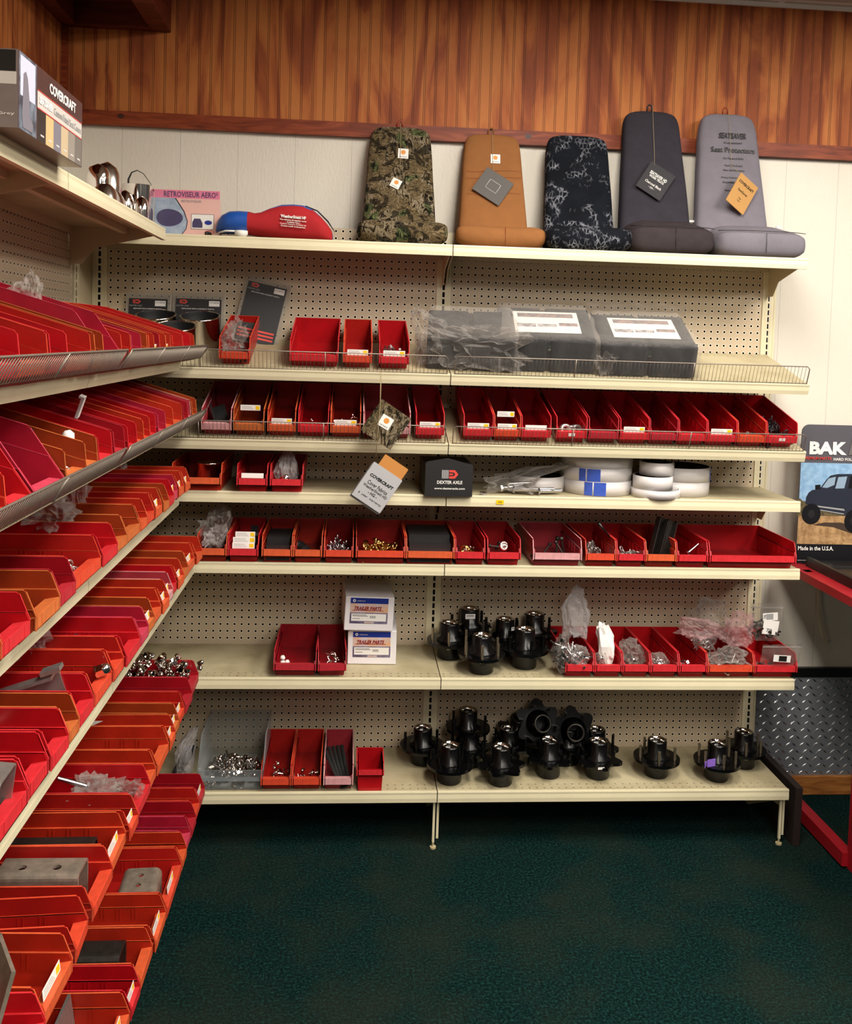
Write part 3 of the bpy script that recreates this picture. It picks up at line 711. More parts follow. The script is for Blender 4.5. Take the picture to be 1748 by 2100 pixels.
P['lugnut'] = proto('lug_nut', mb, 'chrome')
mb = MB(); mb.lathe([(.12, 0), (.26, 0), (.26, .18), (.12, .18), (.12, 0)], 6, smooth=False); P['nut'] = proto('small_nut', mb, 'zinc')
mb = MB(); mb.lathe([(.12, 0), (.26, 0), (.26, .18), (.12, .18), (.12, 0)], 6, smooth=False); P['darknut'] = proto('small_nut', mb, 'dark_steel')
def hook(r=.42, w=.13):
    path = [(-1.2, .1, .1), (-.7, 0, .15), (-.3, -.2, .2)] + [(r * math.cos(a), r * math.sin(a), .22) for a in [-2.4 + k * .5 for k in range(12)]] + [(-.5, .5, .3)]
    return MB().tube(path, w, 6)
P['clip'] = proto('chain_clip', hook(), 'zinc'); P['brass'] = proto('brass_clip', hook(.5, .17), 'brass'); P['hookc'] = proto('chrome_hook', hook(.62, .16), 'chrome')
mb = MB()
for k in range(3):
    M = Tr(k * .55, 0, 0) @ Rx(k * PI / 2)
    mb.tube([(.42 * math.cos(a), .26 * math.sin(a), 0) for a in [2 * PI * i / 12 for i in range(12)]], .09, 6, 0, M, closed=True)
P['chain'] = proto('chain_piece', mb, 'matte_black'); P['link'] = proto('steel_link', mb, 'bright_steel')
P['fitting'] = proto('pipe_fitting', MB().cyl(.16, 0, .5, 8).lathe([(.26, .14), (.3, .3), (.26, .42)], 10).cyl(.1, .5, .8, 8), 'chrome')
mb = MB().cyl(.7, 0, .5, 20).cyl(.25, -.1, .6, 12); P['wheel'] = proto('small_wheel', mb, 'rubber')  # small black wheel, its shape reused for the plugs
P['pin'] = proto('steel_pin', MB().cyl(.2, 0, 3.2, 10).lathe([(.2, 3.2), (.42, 3.3), (.42, 3.7), (.001, 3.8)], 12), 'dark_steel')
P['stud'] = proto('rivet', MB().cyl(.17, 0, .12, 10).cyl(.09, .1, .35, 8), 'zinc')
def heap(b_, key, n, x, y, z0, zh, label, cat, group, sc=(.8, 1.1), rnd=R):
    """pile: denser and higher towards the middle"""
    for i in range(n):
        u, v = rnd.uniform(-1, 1), rnd.uniform(-1, 1)
        hgt = max(0, 1 - .7 * (u * u + v * v) / 1.4)
        px = (x[0] + x[1]) / 2 + u * (x[1] - x[0]) / 2; py = (y[0] + y[1]) / 2 + v * (y[1] - y[0]) / 2
        pz = z0 + zh * hgt * (i / n) ** .5 * rnd.uniform(.6, 1)
        place(b_, (px, py, pz), (rnd.uniform(0, 6.3), rnd.uniform(0, 6.3), rnd.uniform(0, 6.3)), P[key], label, cat, group, rnd.uniform(*sc))
def bw(b_): return max(abs(v.co.x) for v in b_.data.vertices) / S - .45
def fill(k, key, n, z0, zh, name, cat, y=(1.2, 6), sc=(.8, 1.1), xs=1.0):
    b_ = bins[k]; w_ = bw(b_) * xs
    where = f'{ORD[k[1]]} bin of the {"left wall" if k[0][0] == "L" else "back"} {k[0].lstrip("L")} shelf'
    heap(b_, key, n, (-w_, w_), y, z0, zh, f'{name} lying in the {where}', cat, f'{name}s in the {where}', sc)
fill(('second', 2), 'fitting', 8, .5, 1.3, 'dark chrome fitting', 'fitting', (1, 3)); fill(('second', 3), 'bolt', 14, .5, 1.8, 'silver and black bolt', 'bolt', (1, 4))
fill(('third', 3), 'stud', 8, .3, 1.6, 'small silver rivet', 'rivet', (1, 3)); fill(('third', 4), 'hookc', 3, .8, 1.6, 'chrome clamp', 'clamp', (1.4, 4))
fill(('third', 9), 'darknut', 12, .4, 1.2, 'black nut', 'nut', (1, 3)); fill(('third', 16), 'darknut', 9, .4, 1.8, 'black chip', 'nut', (1, 3)); fill(('third', 17), 'chain', 26, .5, 2.6, 'black chain piece', 'chain', (1.2, 6))
for i in range(3):
    place(bins[('third', 10)], (-.7 + i * .8, 1.6 + .4 * i, 1.2 + .35 * (i == 0)), (1.2, .3 * i, .2), proto('silver_ring', MB().lathe([(.35, 0), (.75, 0), (.75, .7), (.35, .7), (.35, 0)], 20), 'bright_steel'), 'silver ring lying in the eleventh bin of the third back shelf', 'ring', 'silver rings in a bin')
fill(('fifth', 3), 'wheel', 4, 1.0, 1.2, 'black wheel', 'wheel', (1.6, 6)); fill(('fifth', 4), 'clip', 20, .6, 1.7, 'silver chain clip', 'clip', (1.4, 6), xs=.8)
fill(('fifth', 5), 'brass', 22, .6, 1.7, 'brass clip', 'clip', (1.5, 7), xs=.8); fill(('fifth', 7), 'brass', 6, .6, 1.4, 'brass latch', 'latch', (1.5, 4), xs=.6); fill(('fifth', 7), 'clip', 6, .6, 1.4, 'silver latch', 'latch', (1.5, 5), xs=.6)
fill(('fifth', 8), 'pin', 4, .9, 1.2, 'steel pin', 'pin', (2, 5), sc=(.5, .7), xs=.5); fill(('fifth', 9), 'pin', 6, .7, .8, 'dark pin', 'pin', (2.2, 5), sc=(.6, .8), xs=.7)
fill(('fifth', 10), 'link', 18, .6, 1.5, 'steel link', 'link', (1.6, 7), xs=.7); fill(('fifth', 11), 'link', 6, .6, 1.0, 'steel shackle', 'shackle', (1.5, 4), xs=.6)
fill(('fifth', 13), 'longbolt', 9, .6, 1.1, 'zinc bolt', 'bolt', (1.8, 4), sc=(.6, .8), xs=.5)
fill(('fifth', 14), 'darknut', 7, .3, .6, 'black nut', 'nut', (1.5, 4), sc=(1.2, 2))
place(bins[('fifth', 8)], (.1, 1.6, 2.35), (1.2, 0, .2), proto('castle_nut', MB().lathe([(.3, 0), (.62, 0), (.62, .4), (.3, .4), (.3, 0)], 24).lathe([(.12, .42), (.24, .42), (.24, .1), (.12, .1)], 16), 'chrome'), 'round castle nut in the ninth bin of the fifth back shelf', 'nut', None)
place(bins[('fifth', 11)], (-1.0, 3.5, 2.3), (.25, -.75, 0), proto('ratchet_tool', MB().tube([(0, 0, 0), (0, 0, 3.0), (0, 0, 4.4)], [.13, .13, .24], 8), 'black'), 'black handle sticking up from the twelfth bin of the fifth back shelf', 'tool', None)
fill(('sixth', 1), 'hookc', 5, .7, 1.2, 'chrome hook', 'hook', (2, 5), xs=.5)
for i, (x, z) in enumerate(((-1.7, 1.9), (-1.7, 1.3), (-1.1, 1.3))):
    place(bins[('sixth', 0)], (x, 1.6, z), (0, 0, 0), proto('plastic_cap', MB().lathe([(.001, 0), (.3, 0), (.34, .25), (.2, .5), (.001, .52)], 14), 'white'), 'small white cap in the dark red bin beside the trailer parts boxes', 'cap', 'white caps in a red bin')  # small white plastic caps
fill(('sixth', 4), 'darknut', 20, .4, 2.2, 'dark nut', 'nut', (1.4, 5), xs=.8); fill(('sixth', 4), 'nut', 20, .4, 2.2, 'silver nut', 'nut', (1.4, 4), xs=.8)
fill(('sixth', 5), 'stud', 46, .4, 1.9, 'pale stud', 'stud', (1.4, 4), sc=(1, 1.4), xs=.6); fill(('sixth', 6), 'stud', 26, .4, 1.7, 'pale rivet', 'rivet', (1.4, 4), sc=(1, 1.3), xs=.5)
fill(('sixth', 7), 'darkbolt', 16, .5, 1.8, 'dark bolt', 'bolt', (1.4, 5), xs=.8); fill(('sixth', 7), 'bolt', 12, .5, 1.8, 'silver bolt', 'bolt', (1.4, 5), xs=.8)
fill(('bottom', 0), 'fitting', 14, .35, 2.0, 'chrome fitting', 'fitting', (1.4, 5), xs=.8); fill(('bottom', 1), 'fitting', 11, .35, 1.6, 'chrome fitting', 'fitting', (1.4, 5), xs=.8)
# rubber strips lying in the pink bin
for i in range(5):
    place(bins[('bottom', 2)], (-.8 + .42 * i, 3.6 - .1 * i, 1.6 + .12 * i), (.5, .12 * i - .2, .35), proto('rubber_strip', MB().box(-.22, .22, -3.2, 3.2, -.12, .12).box(-.1, .1, -3.2, 3.2, .12, .2), 'rubber'), 'black rubber strip lying in the pink bin on the bottom back shelf', 'rubber strip', 'rubber strips in the pink bin')
# cartons inside bins on the fifth back shelf
for k, w_, h_, l_ in ((2, 3.0, 2.7, 7), (6, 5.4, 3.3, 8)):
    b_ = bins[('fifth', k)]
    place(b_, (0, 1.0 + l_ / 2, .2), (0, 0, 0), proto('black_carton', MB().box(-w_ / 2, w_ / 2, -l_ / 2, l_ / 2, 0, h_ * .75).box(-w_ / 2, w_ / 2, -l_ / 2 + 1.5, l_ / 2, h_ * .75, h_), 'cardboard_black'), f'black carton inside the {"wide " if k == 6 else ""}orange bin, {ORD[k]} on the fifth back shelf', 'carton', None)
place(bins[('third', 0)], (.2, 3, 1.4), (.5, -.3, .2), proto('black_bracket', MB().box(-.9, .9, -2, 2, 0, .25).box(-.9, -.7, -2, 2, 0, 1.2), 'matte_black'), 'black bracket in the faded pink bin nearest the corner', 'bracket', None)
place(bins[('fifth', 1)], (.9, 5, 1.2), (.6, 0, .1), proto('black_tool', MB().box(-.5, .5, -2.5, 2.5, 0, 1.2).cyl(.3, 0, 2.6, 10, 0, Tr(.3, -1, .6)), 'matte_black'), 'black tool in the red bin behind three label cards', 'tool', None)
# tall folded steel channels
for i, (x, y, tl) in enumerate(((-.3, 3.2, -.25), (.55, 2.6, -.2))):
    place(bins[('fifth', 12)], (x, y, .3), (tl * .3, .26, .15), proto('steel_channel', MB().prism([(-.75, 0), (.75, 0), (.75, 1.1), (.62, 1.1), (.62, .13), (-.62, .13), (-.62, 1.1), (-.75, 1.1)], 'z', 0, 6.0 - i * .3, 0, Rz(PI)), 'dark_steel'), 'tall dark steel channel standing in the thirteenth bin of the fifth back shelf', 'steel channel', 'steel channels standing in a bin')
# chrome ring can in the orange bin, fourth shelf
place(bins[('fourth', 0)], (1.0, 4.2, .15), (0, 0, 0), proto('chrome_ring', MB().lathe([(1.55, 0), (1.65, 0), (1.65, 2.9), (1.72, 2.95), (1.72, 3.2), (1.55, 3.2), (1.5, 0)], 28), 'chrome'), 'short chrome cylinder standing in the orange bin on the fourth back shelf', 'cylinder', None)

# ---- left wall contents
k = ('Lsixth', 0); b_ = bins[k]
heap(b_, 'lugnut', 110, (-2.2, 2.2), (.9, 10.2), 1.9, 4.4, 'chrome lug nut heaped in the corner bin of the left sixth shelf', 'lug nut', 'chrome lug nuts heaped in a bin', (.85, 1.1))
heap(b_, 'lugnut', 40, (-2.2, 2.2), (.8, 4.5), .8, 1.9, 'chrome lug nut heaped in the corner bin of the left sixth shelf', 'lug nut', 'chrome lug nuts heaped in a bin', (.85, 1.1))
clone(P['lugnut'], (17.0, -14.6, 25.0), (1.4, .2, .3), None, 'single chrome lug nut caught on the rim beside the heaped corner bin', 'lug nut')
clone(P['lugnut'], (16.9, -14.7, 25.5), (.3, .9, .3), None, 'grey lug nut on the rim just above the single chrome one', 'lug nut')
def cutmesh(me, cyls):
    o = bpy.data.objects.new('t', me); COL.objects.link(o); cs = []
    for p, d, r, l in cyls:
        q = Vector(d).to_track_quat('Z', 'Y').to_matrix().to_4x4()
        c = MB().cyl(r, -l, l, 18, 0, Tr(*p) @ q, smooth=False).build('c', 'steel'); cs.append(c)
        md = o.modifiers.new('b', 'BOOLEAN'); md.operation = 'DIFFERENCE'; md.object = c; md.solver = 'EXACT'
    dg = bpy.context.evaluated_depsgraph_get(); dg.update()
    n = bpy.data.meshes.new_from_object(o.evaluated_get(dg))
    for x in cs + [o]: bpy.data.objects.remove(x)
    n.name = me.name
    return n
def channel(L, W_, H_, t=.22, r=.5):
    """U channel opening downward, length along x"""
    out = [(-W_ / 2, 0)]
    for a in range(0, 5): q = PI - a * PI / 8; out.append((-W_ / 2 + r + r * math.cos(q), H_ - r + r * math.sin(q)))
    for a in range(0, 5): q = PI / 2 - a * PI / 8; out.append((W_ / 2 - r + r * math.cos(q), H_ - r + r * math.sin(q)))
    out.append((W_ / 2, 0)); ri = r - t + .05; inn = [(W_ / 2 - t, 0)]
    for a in range(0, 5): q = a * PI / 8; inn.append((W_ / 2 - t - ri + ri * math.cos(q), H_ - t - ri + ri * math.sin(q)))
    for a in range(0, 5): q = PI / 2 + a * PI / 8; inn.append((-W_ / 2 + t + ri + ri * math.cos(q), H_ - t - ri + ri * math.sin(q)))
    inn.append((-W_ / 2 + t, 0))
    return MB().prism(out + inn, 'x', -L / 2, L / 2)
ch = channel(6.2, 2.7, 2.9).mesh('steel_channel', ['steel'])
ch = cutmesh(ch, [((-1.2, .3, 2.8), (0, 0, 1), .34, 1), ((1.4, .3, 2.8), (0, 0, 1), .34, 1)])
pc = bpy.data.objects.new('steel_channel', ch)
place(bins[('Lsixth', 10)], (.95, 4.9, .2), (0, 0, PI / 2), pc, 'rust speckled steel channel with two holes on the left sixth shelf', 'steel channel', None)
ch2 = cutmesh(channel(4.2, 3.9, 2.9, r=.7).mesh('steel_channel', ['steel']), [((-.9, 0, 3), (0, 0, 1), .3, 1), ((.8, 0, 3), (0, 0, 1), .3, 1)])
place(bins[('Lbottom', 5)], (-.9, 3.4, .2), (0, 0, .05), bpy.data.objects.new('steel_channel', ch2), 'rounded steel channel with two holes in a wide bin on the left bottom shelf', 'steel channel', None)
place(bins[('Lbottom', 7)], (.6, 4.6, .2), (0, 0, PI / 2), bpy.data.objects.new('steel_channel', channel(4.6, 2.9, 2.8, r=.6).mesh('steel_channel', ['dark_steel'])), 'plain dark steel channel in a bin on the left bottom shelf', 'steel channel', None)
place(bins[('Lbottom', 9)], (.3, 4.4, .2), (0, 0, 0), bpy.data.objects.new('steel_plate', cutmesh(MB().box(-2.2, 2.2, -.12, .12, 0, 3.6, 0, Rx(-.15)).mesh('steel_plate', ['bright_steel']), [((.9, 0, 1.6), (0, 1, 0), .3, 1)])), 'pale steel plate with a hole in the nearest left bottom bin', 'steel plate', None)
# black square tube ends
for kk, lb in ((('Lsixth', 9), 'black square tube lying in the tenth bin of the left sixth shelf'), (('Lsixth', 8), 'narrow black tube in the ninth bin of the left sixth shelf')):
    w_ = 2.9 if kk[1] == 9 else 1.2
    place(bins[kk], (-.4, 5.6, .2), (0, 0, PI / 2), proto('square_tube', MB().prism([(-w_ / 2, 0), (w_ / 2, 0), (w_ / 2, 2.1), (-w_ / 2, 2.1)], 'x', -3.6, 3.4).box(-3.65, -3.6, -w_ / 2 + .15, w_ / 2 - .15, .2, 1.9, 1), ['dark_steel', 'shade_black']), lb, 'square tube', None)
# stacked channels and angle plate near the viewer
for i in range(3):
    place(bins[('Lsixth', 12)], (0, 9.6 - i * 1.9, .2), (0, 0, .0), proto('folded_plate', channel(3.4 - .4 * i, 1.6, 3.2 - .2 * i, .12, .3), 'dark_steel'), 'folded dark steel plate in the wide orange bin nearest the viewer', 'steel plate', 'folded steel plates in a bin')
place(bins[('Lsixth', 13)], (.6, 3.4, .6), (.3, .12, .5), bpy.data.objects.new('angle_bracket', cutmesh(MB().box(-2.6, 2.6, 0, .25, 0, 6.2).box(2.35, 2.6, 0, 1.8, 0, 6.2).mesh('angle_bracket', ['steel']), [((-1, 0, 4.6), (0, 1, 0), .22, 1), ((1, 0, 2.2), (0, 1, 0), .3, 1), ((-1.2, 0, 1.4), (0, 1, 0), .3, 1)])), 'tall dark angle bracket leaning out of the nearest left sixth shelf bin', 'bracket', None)
place(bins[('Lsixth', 13)], (-1.3, 4.6, 1.0), (.3, .1, .5), proto('chrome_link', MB().tube([(0, 0, 0), (0, 0, 3.6), (.5, 0, 4.0), (.8, 0, 3.4), (.4, 0, 2.6)], .22, 8).box(-1.4, -.5, 0, .2, 0, 4.2), 'chrome'), 'chrome hook and link behind the tall angle bracket', 'hook', None)
# bracket, ring, channel on the fifth left shelf
place(bins[('Lfifth', 13)], (.2, 4.4, 1.8), (0, .12, PI / 2 + .1), proto('bent_bracket', MB().box(-2.4, 1.6, -.55, .55, 1.35, 1.6, 0, Ry(.18)).box(1.4, 2.4, -.55, .55, .6, .85, 0, Ry(.3)).box(-3.2, -1.8, -.6, .6, 1.75, 2.05, 0, Ry(.2)).box(-2.6, .9, -1.3, -1.05, -.6, 1.2, 0, Ry(.2)), 'bright_steel'), 'bent steel bracket lying across the fourteenth left fifth shelf bin', 'bracket', None)
rg = MB().tube([(1.55 * math.cos(a), 1.55 * math.sin(a), 0) for a in [2 * PI * i / 30 for i in range(30)]], .3, 12, closed=True)
place(bins[('Lfifth', 15)], (.4, 6.1, 3.2), (.5, .15, 0), proto('steel_ring', rg, 'bright_steel'), 'thick round steel ring propped in the sixteenth left fifth shelf bin', 'ring', None)
place(bins[('Lfifth', 15)], (-1.0, 8.2, 2.6), (.5, .1, 0), proto('steel_ring', rg, 'bright_steel'), 'second steel ring mostly hidden behind the thick propped ring', 'ring', None)
place(bins[('Lfifth', 17)], (0, 3.9, 1.2), (0, -.12, PI / 2 + .04), proto('aluminum_channel', channel(6.5, 2.8, 3.1, .12, .3), 'bright_steel'), 'bright aluminium channel lying across the nearest left fifth shelf bin', 'metal channel', None)
fill(('Lfifth', 10), 'wheel', 4, 1.4, 1.4, 'round black plug', 'plug', (5, 9)); fill(('Lfifth', 10), 'clip', 3, 1.5, 1, 'white clip', 'clip', (2, 4))
fill(('Lfourth', 11), 'link', 5, 1.2, 1.0, 'silver link', 'link', (1, 4)); fill(('Lthird', 13), 'clip', 5, 1, 1.6, 'chrome clip', 'clip', (1, 3))
place(bins[('Lthird', 13)], (0, 5, 3.3), (0, 0, 0), P['wheel'], 'round black plug showing above the fourteenth left third shelf bin', 'plug', None, (1.8, 1.8, 1))
place(bins[('Lthird', 3)], (-1.6, 1.3, 2.2), (1.5, 0, .3), P['wheel'], 'small black plug in the fourth left third shelf bin', 'plug', None, .6)
place(bins[('Lthird', 12)], (-1.2, 1.9, 3.2), (0, 0, 0), proto('plastic_cap', MB().lathe([(.001, 0), (.3, 0), (.4, .3), (.3, .6), (.001, .75)], 14), 'white'), 'rounded white cap resting in the thirteenth left third shelf bin', 'cap', None, 1.2)
place(bins[('Lthird', 10)], (0, 4.2, 3.5), (.1, -.25, 0), proto('plastic_strip', MB().box(-.28, .28, -.12, .12, 0, 1.9).box(-.28, .28, -.12, .35, 1.8, 2.0), 'paper'), 'white plastic strip sticking up from the left third shelf bins', 'plastic strip', None)
place(bins[('Lsixth', 7)], (-.3, 4.9, 3.0), (0, 1.15, PI / 2 + .3), P['longbolt'], 'bright zinc bolt lying on the bag in the wide red left bin', 'bolt', None, 1.1)
place(bins[('Lfifth', 12)], (1.2, .9, 2.3), (1.2, .2, 0), P['lugnut'], 'bright chrome nut at the front of the thirteenth left fifth shelf bin', 'nut', None, 1.5)
place(bins[('Lsixth', 4)], (.2, 9.2, 3.1), (0, .1, 0), proto('paper_slip', MB().box(-1.1, 1.1, -.7, .7, 0, .03).add([(-1.1, -.7, .03), (0, -1.9, .35), (1.1, -.7, .03)], [(0, 1, 2)]), 'paper'), 'white paper slip lying in a bin on the left sixth shelf', 'paper', None)

# ---- crumpled clear bags
def bag(name, loc, size, mat, label, seed=1, amp=.18, top=None, parent=None, rot=(0, 0, 0), squash=None, sub=4):
    bm = bmesh.new(); bmesh.ops.create_icosphere(bm, subdivisions=sub, radius=1)
    off = Vector((seed * 7.3, seed * 3.1, seed * 1.7))
    for v in bm.verts:
        p = v.co.copy()
        q = Vector([math.copysign(abs(c) ** .7, c) for c in p])
        n1 = noise.noise(p * 1.6 + off); n2 = abs(noise.noise(p * 3.7 + off)); n3 = abs(noise.noise(p * 8 + off))
        q *= 1 + amp * (1.2 * n1 + 1.6 * n2 + .9 * n3 - .9)
        if top:              # drawn up to a neck or a pointed flap
            f = max(0, p.z); tx, ty, tz, nk = top
            k = f ** 1.6
            q.x = q.x * (1 - k * nk) + tx * k; q.y = q.y * (1 - k * nk) + ty * k; q.z = q.z + tz * k
        v.co = Vector((q.x * size[0], q.y * size[1], q.z * size[2])) * S
    me = bpy.data.meshes.new(name); bm.to_mesh(me); bm.free(); me.materials.append(mt(mat))
    o = obj(name, me, parent, loc, rot)
    if label: tag(o, label, 'plastic bag')
    return o
def at_bin(k, p): 
    b_ = bins[k]; return (Vector(b_.location) / S) + Euler(b_.rotation_euler).to_matrix() @ Vector(p)
def nutbag(loc, size, keys, n, label, seed, **kw):
    o = bag('plastic_bag', loc, size, kw.pop('mat', 'poly_bag'), label, seed, **kw)
    rr = random.Random(seed)
    for i in range(n):
        while True:
            p = Vector([rr.uniform(-1, 1) for _ in range(3)])
            if p.length < .92: break
        key = keys[i % len(keys)]
        clone(P[key], (loc[0] + p.x * size[0] * .8, loc[1] + p.y * size[1] * .8, loc[2] + p.z * size[2] * .75 - .1 * size[2]), (rr.uniform(0, 6), rr.uniform(0, 6), 0), None,
              'small metal fastener inside the ' + kw_label(label), 'fastener', 'fasteners in the ' + kw_label(label), rr.uniform(.7, 1.0))
    return o
def kw_label(l): return ' '.join(l.split()[:9])
bag('plastic_bag', at_bin(('second', 0), (-.3, 2.0, 2.9)), (1.6, 1.7, 1.9), 'poly_bag', 'crumpled clear bag in the leftmost bin of the second back shelf', 3, .5, top=(.4, .2, .5, .5))
fill(('second', 0), 'darknut', 14, .4, 1.8, 'dark part', 'fitting', (1, 4))
bag('plastic_bag', at_bin(('fourth', 2), (-.1, 3.2, 2.4)), (1.5, 2, 1.9), 'poly_haze', 'hazy tapering bag in the red bin, third on the fourth back shelf', 5, .2, top=(-.1, .4, .9, .8))
place(bins[('fourth', 2)], (-.5, 1.6, .9), (0, .3, 0), P['lugnut'], 'chrome cap nut in front of the hazy tapering bag', 'nut', None, 2)
bag('plastic_bag', at_bin(('fifth', 0), (-.2, 4.0, 3.6)), (1.9, 2.4, 2.2), 'poly_bag', 'big crumpled clear bag in the first bin of the fifth back shelf', 8, .5, top=(.7, .3, .5, .3))
bag('plastic_bag', at_bin(('fifth', 0), (.1, 3.0, 2.8)), (1.5, 1.8, 1.4), 'poly_haze', 'inner greyish bag under the big crumpled clear bag', 18, .45)
# sixth back shelf, right bay
nutbag((64.1, -11.9, 26.3), (1.05, 1.3, 2.5), ['bolt', 'darkbolt', 'nut'], 70, 'clear sack of dark and silver bolts hanging beside the first right bay bin', 11, amp=.25, top=(1.0, .6, .25, .7))
nutbag(at_bin(('sixth', 2), (.1, 2.0, 2.3)), (1.5, 1.8, 1.5), ['nut', 'bolt', 'nut'], 80, 'clear bag of silver nuts in the first right bay bin', 12, amp=.25)
bag('plastic_bag', (66.6, -9.6, 30.6), (2.0, 1.0, 3.4), 'poly_haze', 'tall hazy bag neck rising above the bag of silver nuts', 13, .22, top=(.05, .1, .35, .85))
bag('paper_envelope', at_bin(('sixth', 3), (.1, 2.4, 3.9)), (1.15, 1.2, 3.1), 'paper', 'crumpled white paper envelope standing in the second right bay bin', 14, .35, top=(-.75, 0, .1, .4), sub=3)
nutbag(at_bin(('sixth', 3), (-.7, 1.4, 1.9)), (.9, .8, 1.2), ['nut'], 18, 'small clear bag of grey nuts before the white envelope', 15)
bag('plastic_bag', at_bin(('sixth', 4), (.2, 2.4, 2.7)), (1.5, 1.5, 1.4), 'poly_bag', 'clear bag on the dark nuts in the third right bay bin', 16, .5, top=(-.7, 0, .5, .4))
bag('plastic_bag', at_bin(('sixth', 5), (0, 2.3, 1.6)), (1.2, 1.4, 1.1), 'poly_bag', 'small clear bag of pale studs in the fourth right bay bin', 17, .2)
# big tied bags over the wide bin
for i, (p, sz, tp, m_, lb) in enumerate((
    ((84.0, -10.5, 29.2), (2.7, 1.3, 1.3), (-1.0, 0, .5, .5), 'poly_bag_pink', 'pinkish clear bag flopping left over the wide bin'),
    ((86.0, -8.2, 30.4), (2.6, 1.2, 2.0), (.1, 0, .3, .2), 'poly_bag', 'upright crinkled clear bag behind the tied bags'),
    ((89.0, -10.8, 29.0), (2.1, 1.3, 2.1), (.3, 0, .3, .3), 'poly_bag_pink', 'pinkish knotted bag in the middle of the tied bags'),
    ((87.1, -12.4, 26.1), (2.7, 1.3, 1.0), (0, 0, .6, .8), 'poly_bag', 'clear bag tied at the top holding dark bolts'))):
    bag('plastic_bag', p, sz, m_, lb, 30 + i, .4, top=tp)
nutbag((84.6, -9.5, 27.3), (1.6, 1.3, 1.3), ['bolt', 'clip'], 26, 'clear bag of silver bolts at the left of the tied bags', 36, amp=.3)
# zip bags with labels at the right end
def zipbag(loc, w, h, rotx, label, n, seed, rz=0):
    r = empty('zip_bag', loc, (rotx, 0, rz), label, 'zip bag')
    rr = random.Random(seed); bm_ = MB(); nx, nz = 14, 12
    for s in (-1, 1):
        vs = []; fs = []
        for j in range(nz + 1):
            for i in range(nx + 1):
                u = i / nx * 2 - 1; t_ = j / nz
                bulge = (1 - u ** 4) * (1 - t_) ** .7 * (.75) + .05
                vs.append((u * w / 2, s * bulge * .9 + .25 * noise.noise(Vector((u * 2, t_ * 3, seed))), t_ * h + .12 * noise.noise(Vector((u * 4, t_ * 4, seed + 9)))))
        for j in range(nz):
            for i in range(nx): a = j * (nx + 1) + i; fs.append((a, a + 1, a + nx + 2, a + nx + 1))
        bm_.add(vs, fs, 0, None, True)
    bm_.build('bag_film', 'poly_bag', r, recalc=False)
    MB().box(-w / 2, w / 2, -.06, .06, h * .86, h * .89).build('zip_strip', 'poly_haze', r)
    return r
z1 = zipbag((93.2, -9.6, 27.6), 4.6, 5.2, .12, 'clear zip bag with two white labels in the rightmost sixth shelf bin', 30, 41)
mb = MB(); patch(mb, 2.1, 1.1, frame((.3, -.62, 3.5), (1, 0, .08), (-.08, .05, 1))); patch(mb, 1.0, .8, frame((.2, -.64, 3.5), (1, 0, .08), (-.08, .05, 1)), 1)
patch(mb, 2.2, 2.0, frame((.4, -.8, 2.0), (1, 0, -.1), (.1, .05, 1)))
mb.build('white_label', ['paper', 'grey_print'], z1)
text('label_lettering', '1/4', .5, .3, frame((-.5, -.66, 3.5), (.1, 0, 1), (-1, 0, .1)), 'black', z1); text('label_lettering', '70', .8, .5, frame((.2, -.84, 1.6), (1, 0, -.1), (.1, 0, 1)), 'black', z1)
rr = random.Random(5)
for i in range(46): clone(P[['darkbolt', 'darknut'][i % 2]], (93.2 + rr.uniform(-1.9, 1.6), -9.7 + rr.uniform(-.4, .4), 27.9 + rr.uniform(0, 1.9)), (rr.uniform(0, 6), rr.uniform(0, 6), 0), None, 'small black bolt inside the clear zip bag with two labels', 'bolt', 'black bolts in the labelled zip bag', .8)
z2 = zipbag((94.1, -12.6, 25.2), 5.4, 2.9, .25, 'low clear zip bag with one label at the front of the rightmost bin', 0, 43)
mb = MB(); patch(mb, 2.4, .95, frame((-.2, -.85, 1.3), (1, 0, -.06), (.06, .2, 1))); patch(mb, 1.1, .75, frame((-.1, -.87, 1.3), (1, 0, -.06), (.06, .2, 1)), 1); mb.build('white_label', ['paper', 'dark_steel'], z2)
fill(('sixth', 8), 'darknut', 24, .5, 1.2, 'dark washer', 'washer', (1, 4), xs=.8)
# left wall bags
for k, p, sz, sd, tp, lb in ((('Lfourth', 7), (.2, 6.8, 3.7), (1.3, 2.2, 2.0), 51, (0, -.3, .5, .5), 'clear bag rising behind the eighth bin of the left fourth shelf'),
    (('Lfourth', 9), (0, 6.2, 4.1), (1.9, 3.0, 1.3), 52, (0, -.7, .3, .4), 'long crumpled clear bag on the tenth left fourth shelf bin'),
    (('Lfifth', 11), (0, 7.4, 4.2), (1.7, 2.4, 2.3), 53, (0, -.6, .5, .5), 'pinkish clear bag sticking up from the twelfth left fifth shelf bin'),
    (('Lsecond', 10), (-.8, 7.6, 4.4), (1.1, 1.6, 1.3), 54, (.1, .4, .6, .7), 'clear bag tip poking above the magenta hopper on the left second shelf'),
    (('Lsixth', 7), (0, 4.6, 2.3), (2.1, 3.0, 1.0), 55, None, 'flat clear bag lying in the wide red left sixth shelf bin'),
    (('Lsixth', 7), (.6, 1.5, 1.9), (1.3, .9, 1.1), 56, None, 'small clear bag at the front of the wide red left bin'),
    (('Lfourth', 0), (0, 8.5, 4.0), (.9, 1.2, 1.2), 57, (0, 0, .4, .5), 'small clear bag above the corner bin of the left fourth shelf')):
    bag('plastic_bag', at_bin(k, p), sz, 'poly_bag_pink' if sd == 53 else 'poly_bag', lb, sd, .4, top=tp)
